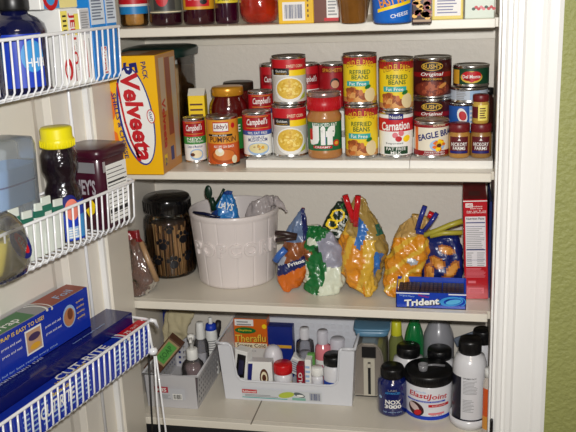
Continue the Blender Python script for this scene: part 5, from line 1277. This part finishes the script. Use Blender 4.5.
zb = T3+.0032
def bbox(x0p, x1p, ytop, Yf, d, name, label, mat, deco, cat='box', rz=0, tilt=0, z=None, h=None, side=None, sidemat=None, topmat=None):
    zz = zb if z is None else z
    pa = PY(x0p, (ytop+380)/2, Yf); pb = PY(x1p, (ytop+380)/2, Yf); ht = h or PY((x0p+x1p)/2, ytop, Yf).z-zz
    o = thing(name, label, cat, ((pa.x+pb.x)/2, Yf, zz), rot=(0, tilt, rz)); w_ = pb.x-pa.x
    carton(o, w_, d, ht, mat, lambda mb, s_: deco(mb, s_, w_, ht), sidemat=sidemat, topmat=topmat); return o
def dc(mb, s_, w_, h):
    mb.rect(s_, -w_/2, w_/2, 0, h*.50, K('pale_box', 214, 210, 206), 0); mb.rect(s_, -w_*.46, w_*.1, h*.88, h*.99, WHITE, .0003); mb.lines(s_, -w_*.4, w_*.05, h*.89, h*.98, 2, GRY, .0006)
    mb.ell(s_, -w_*.15, h*.80, w_*.32, h*.055, GRN, .0005); mb.text(s_, 'Daytime', -w_*.16, h*.80, w_*.4, h*.04, YEL, .0008, bold=.03)
    mb.text(s_, 'Theraflu', 0, h*.665, w_*.94, h*.14, K('thera_brown', 86, 30, 20), .0006, bold=.09, slope=.05); mb.text(s_, 'Theraflu', -.0005, h*.67, w_*.92, h*.13, K('thera_yellow', 240, 196, 70), .0010, bold=.04, slope=.05)
    mb.rect(s_, -w_*.48, w_*.48, h*.505, h*.585, CRM, .0004); mb.text(s_, 'Severe Cold', 0, h*.545, w_*.86, h*.065, K('thera_brown', 86, 30, 20), .0008, bold=.04)
    mb.text(s_, 'LICORICE', -w_*.1, h*.45, w_*.5, h*.03, GRY, .0006); mb.lines(s_, -w_*.1, w_*.4, h*.18, h*.26, 2, BLACK, .0006, 2, .5)
    mb.ell(s_, w_*.42, h*.88, w_*.07, h*.04, YEL, .0004)
bbox(235, 268, 319, .232, .035, 'cold_remedy_box', 'orange cold remedy box with yellow lettering, back left of the medicine bin', K('thera_orange', 218, 104, 24, .35), dc, topmat=K('thera_top', 150, 140, 130))
def dc(mb, s_, w_, h):
    mb.poly2(s_, [(-w_*.42, h*.38), (w_*.30, h*.42), (w_*.42, h*.92), (-w_*.25, h*.92)], BLACK, 0); mb.poly2(s_, [(-w_*.2, h*.45), (w_*.2, h*.5), (w_*.28, h*.8), (-w_*.1, h*.8)], K('photo_navy', 40, 40, 70), .0003); mb.text(s_, 'A', -w_*.2, h*.18, w_*.3, h*.14, CRED, .0004, bold=.06)
bbox(231.5, 245, 350, .126, .028, 'tablet_box', 'small white box with black picture at the left front of the medicine bin', WHITE, dc, rz=-.25, tilt=.08)
def dc(mb, s_, w_, h):
    mb.poly2(s_, [(-w_*.5, h*.05), (-w_*.28, h*.05), (-w_*.15, h*.95), (-w_*.5, h*.95)], NAVY, 0); mb.text(s_, 'A/Y', -w_*.12, h*.32, w_*.3, h*.3, NAVY, .0004, bold=.05); mb.ell(s_, w_*.22, h*.55, w_*.15, h*.26, BRN, .0004); mb.ell(s_, w_*.22, h*.55, w_*.11, h*.18, CRM, .0007); mb.ell(s_, w_*.22, h*.55, w_*.07, h*.1, BRN, .001); mb.lines(s_, w_*.1, w_*.45, h*.08, h*.2, 2, TEAL, .0004)
bbox(243, 272, 362, .128, .026, 'allergy_box', 'low white box with blue corner and round brown seal in the medicine bin', WHITE, dc, rz=.05, topmat=K('pale_grey_print', 205, 205, 208))
def dc(mb, s_, w_, h):
    mb.rect(s_, -w_*.45, w_*.45, h*.58, h*.64, GOLD, 0); mb.rect(s_, -w_*.45, w_*.45, h*.05, h*.12, SKY, .0003)
bbox(268, 293, 327, .238, .03, 'navy_medicine_box', 'dark blue box with thin gold line at the back of medicine bin', K('med_navy', 24, 44, 130, .3), dc)
CUPM = K('white_cup', 224, 222, 228, .35)
x, y, r, h = standing(263, 284, 385, 341, zb, .190)
o = thing('measuring_cup', 'white upturned plastic cup beside the orange cold remedy box', 'cup', (x, .190, zb), 0)
MB().lathe([(r, 0), (r, h*.45), (r*.96, h*.62), (r*.86, h*.82), (r*.62, h*.95), (r*.3, h), (.0002, h)], CUPM, n=36).build('cup_body', o)
def small(x0p, x1p, yt, Yc, name, label, body, cap, capf, lab=None, cat='jar', neck=.8, z=None, capratio=.96):
    zz = zb if z is None else z
    x, y, r, h = standing(x0p, x1p, yt+40, yt, zz, Yc)
    o = thing(name, label, cat, (x, Yc, zz), face_cam(x, Yc))
    MB().lathe([(r*.9, 0), (r, .003), (r, h*(capf-.12)), (r*.93, h*(capf-.04)), (r*neck, h*capf), (r*neck, h*(capf+.02))], body, n=36).build('jar_body', o)
    mb = MB().lathe([(r*capratio*.97, h*(capf+.005)), (r*capratio, h*(capf+.01)), (r*capratio, h*.98), (r*capratio*.93, h), (.0002, h)], cap, n=36)
    for k in range(28): mb.box((-.0004, -r*capratio-.0004, h*(capf+.03)), (.0004, -r*capratio+.001, h*.965), cap, T=Matrix.Rotation(2*PI*k/28, 4, 'Z'))
    mb.build('lid', o)
    if lab: mb = MB(); lab(mb, Cyl(r+.0004), r, h); mb.build('label', o)
    return o
WB = K('white_bottle', 226, 226, 230, .25, coat=.4)
small(274, 293, 358.5, .140, 'pill_jar', 'white pill jar with a red lid at the front of medicine bin', WB, K('red_lid', 206, 24, 30, .3), .72, lambda mb, s_, r, h: (mb.rect(s_, -r*.2, r*1.1, h*.12, h*.5, K('pill_label', 232, 226, 180), 0), mb.ell(s_, r*.5, h*.3, r*.35, h*.1, K('pill_yellow', 220, 190, 90), .0004)))
def dc(mb, s_, w_, h):
    mb.rect(s_, -w_*.48, w_*.30, h*.1, h*.9, K('pale_grey_print', 205, 205, 208), 0); mb.lines(s_, -w_*.45, w_*.25, h*.18, h*.85, 5, K('slate_print', 110, 120, 140), .0004, 6, .4); mb.rect(s_, w_*.30, w_*.5, 0, h, DRED, .0004)
o = bbox(285, 306, 352, .185, .030, 'bandage_box', 'white box with grey lines and dark red end, slanting in medicine bin', WHITE, dc, tilt=.42, z=zb+.034, h=.042)
def dc(mb, s_, w_, h):
    mb.text(s_, 'COLD', 0, h*.5, h*.6, w_*.5, WHITE, .0004, rot=PI/2)
bbox(296.5, 304, 366, .128, .03, 'red_medicine_pack', 'narrow dark red pack upright at the front of medicine bin', K('med_red', 150, 16, 40, .3), dc)
def dc(mb, s_, w_, h): mb.lines(s_, -w_*.4, w_*.4, h*.3, h*.9, 5, LBLUE, 0)
bbox(304.8, 311, 360, .135, .04, 'slim_white_box', 'slim white box between red pack and small white bottle', WHITE, dc)
small(311.5, 323.5, 364, .134, 'drops_bottle', 'small white bottle with white cap beside the black lidded bottle', WB, WHITE, .74, lambda mb, s_, r, h: (mb.ell(s_, r*.4, h*.25, r*.4, h*.10, CRED, 0), mb.ell(s_, r*.5, h*.24, r*.2, h*.05, LBLUE, .0004)), cat='bottle', neck=.7, capratio=.9)
small(323.5, 345, 349.5, .142, 'vitamin_bottle', 'white bottle with black lid and blue label at right of medicine bin', WB, K('cap_black_ribbed', 14, 14, 16, .35), .79, lambda mb, s_, r, h: (mb.rect(s_, -r*1.4, r*1.2, h*.03, h*.46, K('vit_blue', 24, 70, 170), 0), mb.text(s_, 'Vita', -r*.2, h*.36, r*1.0, h*.10, WHITE, .0004, bold=.05), mb.ell(s_, r*.4, h*.2, r*.3, h*.06, CRED, .0004), mb.text(s_, 'ONE A DAY', 0, h*.1, r*1.2, h*.05, WHITE, .0004, bold=.03)), cat='bottle')
small(296, 314, 324, .215, 'clear_bottle', 'clear bottle with white cap at the back of medicine bin', CLRB, WB, .80, None, cat='bottle', neck=.5, capratio=.52)
MB().lathe([(.0135, .002), (.0142, .004), (.0142, .085)], K('clear_liquid', 170, 172, 180, .1, coat=1), n=28).build('liquid', bpy.data.objects['clear_bottle'])
small(315, 331, 327, .200, 'antacid_bottle', 'pink bottle with pale translucent cap in medicine bin', K('pink_liquid', 226, 130, 140, .25, coat=.5), K('cap_frost', 214, 212, 220, .3), .77, lambda mb, s_, r, h: (mb.rect(s_, -r*1.2, r*1.2, h*.25, h*.52, WHITE, 0), mb.text(s_, 'PINK', 0, h*.4, r*1.2, h*.1, K('hot_pink', 200, 50, 110), .0004, bold=.05)), cat='bottle', neck=.6, capratio=.66)
small(330.5, 345.5, 335, .205, 'syrup_bottle_small', 'bottle with pale clear cap behind black lidded vitamin bottle', K('smoke_bottle', 196, 186, 190, .2, coat=.6), K('cap_frost', 214, 212, 220, .3), .66, None, cat='bottle', neck=.8, capratio=.95)
bpy.data.objects['syrup_bottle_small'].name = 'cough_syrup_bottle'
o = bbox(307.5, 315, 354, .160, .012, 'green_packet_small', 'small green packet sticking up in medicine bin behind red pack', K('leaf_green_box', 90, 150, 70, .4), lambda mb, s_, w_, h: mb.lines(s_, -w_*.3, w_*.3, h*.5, h*.9, 3, WHITE, 0)); o.name = 'lozenge_packet'

# toaster seen end-on
pa, pb = PZ(354, 396, T3), PZ(384, 400, T3); ht = PY(366, 341, .17).z-T3; w_ = pb.x-pa.x
o = thing('toaster', 'silver toaster seen end-on with dark slot, beside the medicine bin', 'toaster', ((pa.x+pb.x)/2, .158, T3), 0)
ST = K('brushed_steel', 176, 170, 160, .3, metal=.65); hw = w_/2
arch = [(-hw, .006), (hw, .006), (hw, ht*.60), (hw*.96, ht*.76), (hw*.84, ht*.88), (hw*.6, ht*.97), (hw*.4, ht), (-hw*.4, ht), (-hw*.6, ht*.97), (-hw*.84, ht*.88), (-hw*.96, ht*.76), (-hw, ht*.60)]
MB().prism(arch, 0, .135, ST).build('toaster_body', o)
MB().box((-hw*.9, .006, 0), (hw*.9, .13, .006), DKCAP).build('base', o)
mb = MB().prism([(x*.90, .012+(z-.006)*.93) for x, z in arch], -.004, 0, K('steel_end', 150, 142, 134, .35, metal=.4)).box((-hw*.30, -.0065, .010), (hw*.42, -.004, ht*.74), K('cream_panel', 196, 190, 174, .35)); mb.build('end_panel', o)
MB().box((-hw*.02, -.0072, .014), (hw*.16, -.0064, ht*.68), BLACK).box((-hw*.4, -.0068, ht*.76), (hw*.5, -.0040, ht*.95), BLACK).build('lever_slot', o)
MB().box((-hw*.06, -.014, ht*.60), (hw*.20, -.0070, ht*.66), K('cream_panel', 196, 190, 174, .35), bev=.001).build('lever', o)
za = T3+ht+.0005; pl, pr = PY(351, 335, .17), PY(389, 335, .17)
o = thing('sandwich_container', 'pale blue plastic container lying on top of the toaster', 'container', ((pl.x+pr.x)/2, .225, za), .06)
SKB = K('sky_plastic', 96, 142, 172, .35, coat=.2); ww = (pr.x-pl.x)*.49
hh = max(.022, PY(372, 322, .26).z-za)
mb = MB().lathe([(ww*.84, 0), (ww*.90, .003), (ww*.96, hh*.72)], SKB, n=44, power=6, sy=.85).build('container_base', o)
MB().lathe([(ww*.97, hh*.70), (ww*1.0, hh*.72), (ww*1.0, hh*.96), (ww*.94, hh)], SKB, n=44, power=6, sy=.85).build('lid', o)

# bottles at the right
bottle('cleaner_bottle', 'bottle with yellow neck and clear olive body behind the black lidded bottles', 'bottle', 389, 404, 318, .255, T3, K('olive_glass', 120, 126, 70, .1, coat=1), [(.9, 0), (1, .02), (1, .68), (.72, .78), (.70, .80)], (.72, .78, .64, 1), K('yellow_cap', 214, 212, 50, .35))
bottle('green_bottle', 'green plastic bottle behind the two black lidded bottles', 'bottle', 404.5, 424, 314, .255, T3, K('bottle_green', 20, 120, 60, .2, coat=.6), [(.9, 0), (1, .02), (1, .68), (.85, .80), (.62, .90), (.5, .93)], (.5, .92, .46, 1), K('bottle_green', 20, 120, 60, .2, coat=.6))
bottle('spray_jug', 'translucent grey bottle with sloping shoulders at the back of lowest shelf', 'bottle', 423.5, 454, 306, .268, T3, K('frosted_grey', 150, 150, 156, .3, coat=.2), [(.9, 0), (1, .02), (1, .60), (.94, .70), (.70, .82), (.40, .90), (.36, .93)], (.38, .92, .36, 1), WHITE)
CAPB = K('cap_black_ribbed', 14, 14, 16, .35)
small(393, 424, 338.5, .182, 'protein_tub', 'white tub with black lid behind the dark blue bottle', WB, CAPB, .80, lambda mb, s_, r, h: (mb.rect(s_, -r*1.3, r*1.3, h*.05, h*.62, K('tub_label_blue', 80, 110, 170), 0), mb.rect(s_, -r*1.0, r*1.0, h*.4, h*.5, WHITE, .0004)), cat='tub', neck=.72, capratio=.74)
small(424, 455, 341.5, .198, 'protein_tub', 'white tub with black lid behind the joint supplement tub', WB, CAPB, .80, lambda mb, s_, r, h: mb.lines(s_, -r*.9, r*.9, h*.45, h*.62, 3, LBLUE, 0), cat='tub', neck=.72, capratio=.76)
NXB = K('nox_blue', 12, 26, 92, .15, coat=1)
x, y, r, h = standing(377.5, 407.5, 418, 359, T3)
o = thing('supplement_bottle', 'dark blue supplement bottle with black lid and white lettering', 'bottle', (x, y, T3), face_cam(x, y))
MB().lathe([(r*.86, 0), (r*.97, .003), (r, .008), (r, h*.66), (r*.94, h*.73), (r*.74, h*.78), (r*.72, h*.80)], NXB, n=44).build('bottle_body', o)
mb = MB().lathe([(r*.74, h*.785), (r*.76, h*.79), (r*.76, h*.97), (r*.70, h), (.0002, h)], CAPB, n=44)
for k in range(36): mb.box((-.0006, -r*.775, h*.80), (.0006, -r*.75, h*.96), CAPB, T=Matrix.Rotation(2*PI*k/36, 4, 'Z'))
mb.build('lid', o)
mb = MB(); s_ = Cyl(r+.0004)
mb.text(s_, 'NOX', .001, h*.345, r*1.05, h*.095, WHITE, .0, bold=.09); mb.text(s_, '3000', .001, h*.245, r*1.15, h*.085, WHITE, .0, bold=.09)
mb.text(s_, 'LABS', 0, h*.60, r*.6, h*.04, GRY, 0); mb.text(s_, 'ADVANCED', 0, h*.54, r*1.0, h*.045, SKY, 0, bold=.04); mb.text(s_, 'high volume nitric', 0, h*.12, r*1.3, h*.035, LBLUE, 0); mb.ell(s_, -r*.9, h*.42, r*.14, h*.03, LBLUE, 0); mb.build('label', o)
x, y, r, h = standing(405, 452, 422.5, 357, T3)
o = thing('joint_supplement_tub', 'white joint supplement tub with wide black lid at the shelf front', 'tub', (x, y, T3), face_cam(x, y))
MB().lathe([(r*.90, 0), (r*.97, .003), (r*.98, .008), (r*.98, h*.76), (r*.93, h*.79)], WB, n=48).build('tub_body', o)
mb = MB().lathe([(r*.97, h*.775), (r*1.0, h*.78), (r*1.0, h*.97), (r*.95, h), (r*.2, h*.995), (.0002, h*.995)], CAPB, n=52)
for k in range(60): mb.box((-.0006, -r*1.014, h*.795), (.0006, -r*.99, h*.955), CAPB, T=Matrix.Rotation(2*PI*k/60, 4, 'Z'))
mb.build('lid', o)
mb = MB(); s_ = Cyl(r*.98+.0004)
mb.rect(s_, -PI*r*.6, PI*r*.6, .005, h*.13, BLUE, 0)
mb.text(s_, 'ElastiJoint', -.001, h*.565, r*1.72, h*.15, CRED, .0004, bold=.05, shear=.15, slope=-.05); mb.text(s_, 'Labrada', -r*.4, h*.67, r*.6, h*.04, LBLUE, .0004)
mb.rect(s_, -r*1.0, r*.75, h*.44, h*.475, BLUE, .0004); mb.text(s_, 'joint support formula', -r*.1, h*.457, r*1.4, h*.022, WHITE, .0008)
mb.rect(s_, r*.0, r*.95, h*.34, h*.40, CRED, .0004); mb.text(s_, 'fruit punch', r*.45, h*.37, r*.6, h*.03, WHITE, .0008)
mb.ell(s_, -r*.55, h*.27, r*.38, h*.15, K('knee_dark', 60, 20, 26), .0004, rot=-.4); mb.ell(s_, -r*.62, h*.31, r*.26, h*.07, K('knee_pale', 214, 190, 186), .0008, rot=-.5); mb.ell(s_, -r*.45, h*.2, r*.18, h*.06, CRED, .0010, rot=.5); mb.rect(s_, r*.0, r*.7, h*.17, h*.21, PINK, .0004); mb.text(s_, 'NET WT', r*.35, h*.155, r*.5, h*.025, CRED, .0006)
mb.build('label', o)
o2 = thing('measuring_scoop', 'clear grey plastic scoop lying on the lid of joint supplement tub', 'scoop', (x+.0, y, T3+h+.0006), 0)
SCP = K('scoop_plastic', 130, 130, 134, .2, coat=.8)
MB().lathe([(.0095, 0), (.0105, .001), (.0115, .015), (.0098, .015), (.0090, .003), (.0002, .003)], SCP, n=24, c=(-.012, -.016), cap=False).build('cup', o2)
MB().tube([(-.002, -.012, .011), (.014, -.004, .009), (.036, .004, .004)], .0022, SCP, rr=[.0024, .0028, .0034]).build('handle', o2)
# large white bottle at the right and its neighbours
o = thing('turntable', 'low round white plastic turntable under the large white bottle', 'turntable', (.2495, .070, T3), 0)
MB().lathe([(.036, .0), (.037, .005), (.0420, .008), (.0430, .026), (.0415, .026), (.0405, .012), (.0002, .011)], WB, n=64).build('tray', o)
r = .0375; yw = .070; x = .2500; zt = T3+.0115
o = thing('powder_bottle', 'large white bottle with black lid and black side label at right', 'bottle', (x, yw, zt), face_cam(x, yw))
h = PY(476, 333, yw+.03).z-zt
MB().lathe([(r*.86, 0), (r*.97, .004), (r*1.0, .010), (r*1.0, h*.64), (r*.97, h*.72), (r*.84, h*.80), (r*.60, h*.835), (r*.58, h*.85)], WB, n=48).build('bottle_body', o)
mb = MB().lathe([(r*.62, h*.835), (r*.65, h*.84), (r*.65, h*.97), (r*.60, h), (.0002, h)], CAPB, n=48)
for k in range(44): mb.box((-.0006, -r*.662, h*.85), (.0006, -r*.64, h*.96), CAPB, T=Matrix.Rotation(2*PI*k/44, 4, 'Z'))
mb.build('lid', o)
mb = MB(); s_ = Cyl(r+.0004)
mb.rect(s_, -r*1.5, -r*.50, h*.03, h*.60, K('label_black', 22, 22, 40, .3), 0); mb.rect(s_, -r*1.5, r*1.1, .011, h*.08, K('label_black', 22, 22, 40, .3), .0002)
mb.text(s_, 'SUPPLEMENT FACTS', .0, h*.59, r*.8, h*.018, BLACK, .0004, bold=.04); mb.lines(s_, -r*.38, r*.5, h*.40, h*.57, 10, GRY, .0004, 4, .35); mb.lines(s_, -r*.38, r*.3, h*.18, h*.34, 9, GRY, .0004, 8, .35); mb.build('label', o)
o = thing('juice_bottle', 'small bottle with orange label at the right jamb of lowest shelf', 'bottle', (PY(489, 400, .028).x, .028, T3), 0)
hq = PY(487, 368, .028).z-T3
MB().lathe([(.0125, 0), (.0135, .002), (.0135, hq*.80), (.010, hq*.86), (.0095, hq*.88)], K('pale_bottle', 206, 196, 186, .25, coat=.4), n=28).build('bottle_body', o)
MB().lathe([(.0105, hq*.87), (.0105, hq), (.0002, hq)], WHITE, n=24).build('cap', o)
mb = MB(); s_ = Cyl(.0139); mb.rect(s_, -.018, .018, hq*.1, hq*.72, K('orange_label', 220, 90, 30), 0); mb.rect(s_, -.018, .018, hq*.1, hq*.3, K('label_amber', 220, 150, 60), .0003); mb.build('label', o)
small(472, 493, 325, .215, 'capsule_bottle', 'white bottle with black lid mostly hidden behind the large white bottle', WB, CAPB, .80, None, cat='bottle', neck=.75, capratio=.9, z=T3)
o = thing('foil_pouch', 'grey blue pouch slanting behind the large white bottle', 'pouch', (.222, .235, T3+.13), rot=(0, -.42, 0))
o.location = PY(466, 340, .25)
mb = MB().box((-.028, 0, -.012), (.028, .012, .012), K('pouch_slate', 120, 132, 150, .25, metal=.3), bev=.003); mb.text(Plane((0, -.0006, 0), (1, 0, 0), (0, 0, 1)), 'protein', 0, 0, .036, .008, LBLUE, 0); mb.build('pouch', o)
o.location.z = max(o.location.z, T3+.02)

# thin dark cable in front of the left end of the lowest shelf
ca, cb = PY(148.5, 352, -.006), PY(152.5, 431, -.006)
o = thing('black_cable', 'thin black cable hanging at the left end of the lowest shelf', 'cable', (ca.x, -.006, 0))
MB().tube([(0, 0, ca.z), (cb.x-ca.x, 0, cb.z), ((cb.x-ca.x)*1.2, -.004, .3), (0, -.006, .004)], .0024, K('cable_black', 30, 28, 28, .5)).build('cable', o)
o = thing('gap_darkening_crate', 'dark crate added to darken the gap under the lowest shelf', 'crate', (-.30, .035, .0005))  # added dark crate, keeps the space below the last shelf from showing bright
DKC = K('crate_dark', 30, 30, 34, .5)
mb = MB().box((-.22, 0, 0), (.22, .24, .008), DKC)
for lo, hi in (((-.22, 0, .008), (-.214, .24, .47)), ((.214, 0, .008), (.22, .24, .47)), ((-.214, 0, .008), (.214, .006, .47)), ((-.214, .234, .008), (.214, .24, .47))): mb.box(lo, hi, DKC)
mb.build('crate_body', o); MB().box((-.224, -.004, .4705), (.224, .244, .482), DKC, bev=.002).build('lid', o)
sp = PY(497, 425, YF-.02)
o = thing('strike_plate', 'small dark latch plate at the bottom of right door casing', 'latch', (JR+.0035, YF-.0025, sp.z-.03))
MB().box((-.0055, -.012, -.02), (.0005, 0, .035), K('bronze_dark', 40, 38, 40, .35, metal=.6), bev=.0015).build('plate', o)
# finer pieces sit under the part they belong to
for o in list(bpy.data.objects):
    if o.parent and o.parent.parent is None and o.type == 'MESH':
        base = o.name.split('.')[0]
        want = {'lid_top': 'lid', 'can_lid': 'can_body', 'lettering': 'bag_body', 'raised_lettering': 'bucket_body', 'lever_slot': 'end_panel', 'lever': 'end_panel', 'paw_prints': 'jar_body', 'seam': 'shelf_board', 'logo': 'clear_wrap', 'cord_knob': 'cords', 'gable_top': 'carton'}.get(base)
        if want:
            for q in o.parent.children:
                if q.name.split('.')[0] == want: o.parent = q; break
GROUPS = {'pantry_shelf': 'painted shelves of the pantry', 'soup_can': 'red and white soup cans', 'baked_bean_can': 'stacked baked bean cans', 'tuna_can': 'flat cans in the pile',
          'mustard_jar': 'small maroon lidded jars', 'sauce_jar': 'pasta sauce jars', 'bag_clip': 'clips on the snack bags', 'gum_packs': 'gum packs in the display tray', 'syrup_bottle': 'dark blue bottles in the top door basket',
          'sweetener_box': 'blue and white boxes in the top door basket', 'storage_bin': 'plastic bins on the lowest shelf', 'shelf_riser': 'white can risers', 'protein_tub': 'white tubs with black lids'}
for o in bpy.data.objects:
    if o.parent is None and o.get('label') and not o.get('group') and o.name.split('.')[0] in GROUPS: o['group'] = GROUPS[o.name.split('.')[0]]
